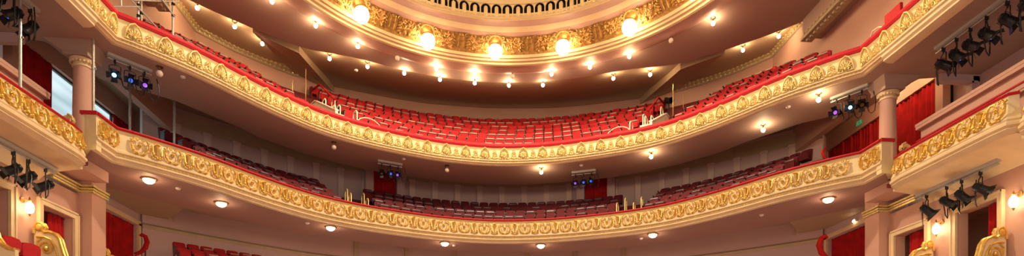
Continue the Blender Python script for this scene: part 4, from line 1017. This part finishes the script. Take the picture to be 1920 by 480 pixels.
# ------------------------------------------------------------------ gilded dividers and scroll ends of the lower boxes
def divider(s, y, lab, dz=0):
    t = thing('box_divider', lab, 'divider', (s*13.9, y, 3.4+dz), 0, 'gilded box dividers')
    q = [(0, 0), (0, 1.30), (.05, 1.56), (.12, 1.62), (.22, 1.60), (.27, 1.50), (.24, 1.40), (.30, 1.34), (.42, 1.36), (.58, 1.30), (.70, 1.14), (.76, .92), (.84, .66), (.98, .46), (1.14, .36), (1.3, .34), (1.3, 0)]
    F = frame((0, 0, 0), (-s, 0, 0), (0, 0, 1), (0, -1, 0))
    b = MB().plate(q, F, .12); b.build('carved_board', M['cream'], t, world=False)
    g = MB(); g.tube([(-s*a, -.07, c) for a, c in q[1:16]], .045, 7); g.tube([(-s*a, .07, c) for a, c in q[1:16]], .045, 7)
    for z_, f_ in ((-.075, 1), (.075, 1)):
        g.tube([(-s*x, z_, yy) for x, yy, _ in spiral(.36, .86, .22, .05, PI, -1.3, 20)], .035, 6)
        g.tube([(-s*x, z_, yy) for x, yy in ((.08, 1.2), (.30, 1.2), (.48, 1.12), (.60, .92), (.66, .66), (.82, .40))], .03, 6)
        g.tube([(-s*x, z_, yy) for x, yy in ((.08, .5), (.14, .8), (.10, 1.05), (.2, 1.15))], .03, 6)
        g.ball((-s*.14, z_, 1.48), (.10, .04, .12), 8, 5); g.ball((-s*.36, z_, .86), .07, 8, 5)
    g.build('gilded_scrollwork', M['gold'], t, world=False)
divider(-1, 18.1, 'gilded carved box divider at lower left beside the box doorway')
divider(-1, 15.6, 'gilded carved box divider cut off by the lower left corner', -.1)
divider(-1, 21.1, 'gilded carved divider top in front of the left lobby curtain')
divider(1, 18.1, 'gilded carved divider top left of the right-hand oval wall lamp')
divider(1, 15.5, 'gilded carved box divider at lower right beside the last doorway', -.3)
for y, lab in ((16.9, 'red velvet chair back in the lower left box'), (16.2, 'red velvet chair back in the lower left corner')):
    t = thing('box_chair', lab, 'chair', (-13.2, y, 3.2))
    MB().plate([(-.26, .5), (.26, .5), (.27, .82), (.2, .9), (0, .93), (-.2, .9), (-.27, .82)], frame((0, 0, 0), (.2, .98, 0), (0, 0, 1), (.98, -.2, 0)), .10).build('backrest', M['rail'], t, world=False)
    MB().box((.25, 0, .45), (.5, .5, .12)).build('seat', M['rail'], t, world=False)
    b = MB()
    for a in (-.2, .2):
        for c in (0.05, .42): b.box((c, a, .2), (.05, .05, .4))
    b.build('legs', M['darkwood'], t, world=False)
def scroll_end(x, y, z, rz, lab, sc=1):
    t = thing('scroll_bench_end', lab, 'bench end', (x, y, z), rz, 'red scroll bench ends')
    pts = [(-.35, 0, 0), (-.1, 0, .12), (.10, 0, .35), (.18, 0, .65), (.10, 0, .92), (-.05, 0, 1.0), (-.14, 0, .92)]
    MB().tube([(a*sc, b_, c*sc) for a, b_, c in pts], [.09*sc, .10*sc, .12*sc, .12*sc, .10*sc, .08*sc, .05*sc], 8).build('padded_scroll', M['curtain'], t, world=False)
    MB().tube([(-.3*sc, 0, 0), (-.3*sc, 0, -.6)], .03, 6).tube([(.1*sc, 0, .3*sc), (.1*sc, 0, -.6)], .03, 6).build('support', M['darkwood'], t, world=False)
x_, y_ = bz(268, 478, 5.5); scroll_end(x_, y_, 5.5, .3, 'dark red padded scroll end beside the left lobby curtain', .8)
x_, y_ = bz(1547, 302, 9.3); scroll_end(x_, y_, 9.3, 2.9, 'dark red padded scroll end at right end of the lower balcony seats', .5)
x_, y_ = bz(1545, 490, 5.3); scroll_end(x_, y_, 5.3, 2.9, 'dark red padded scroll end left of the right lobby curtain', 1.0)
# red draped panel and console on the right upper rail
t = thing('rail_panel', 'red draped panel raised on the upper balcony rail at right', 'panel', (12.5, 18.0, 12.2))
MB().box((0, 0, .13), (.10, .7, .36)).build('draped_board', M['rail'], t, world=False)
t = thing('console', 'grey sloped console screen on the upper rail at top right', 'console', (12.55, 16.2, 12.2))
MB().box((0, 0, .16), (.30, 1.6, .26)).build('housing', M['black'], t, world=False); MB().box((-.16, 0, .20), (.02, 1.45, .24)).build('screen', M['grey'], t, world=False); MB().box((-.16, 0, .33), (.06, 1.65, .04)).build('edge_trim', M['rail'], t, world=False)
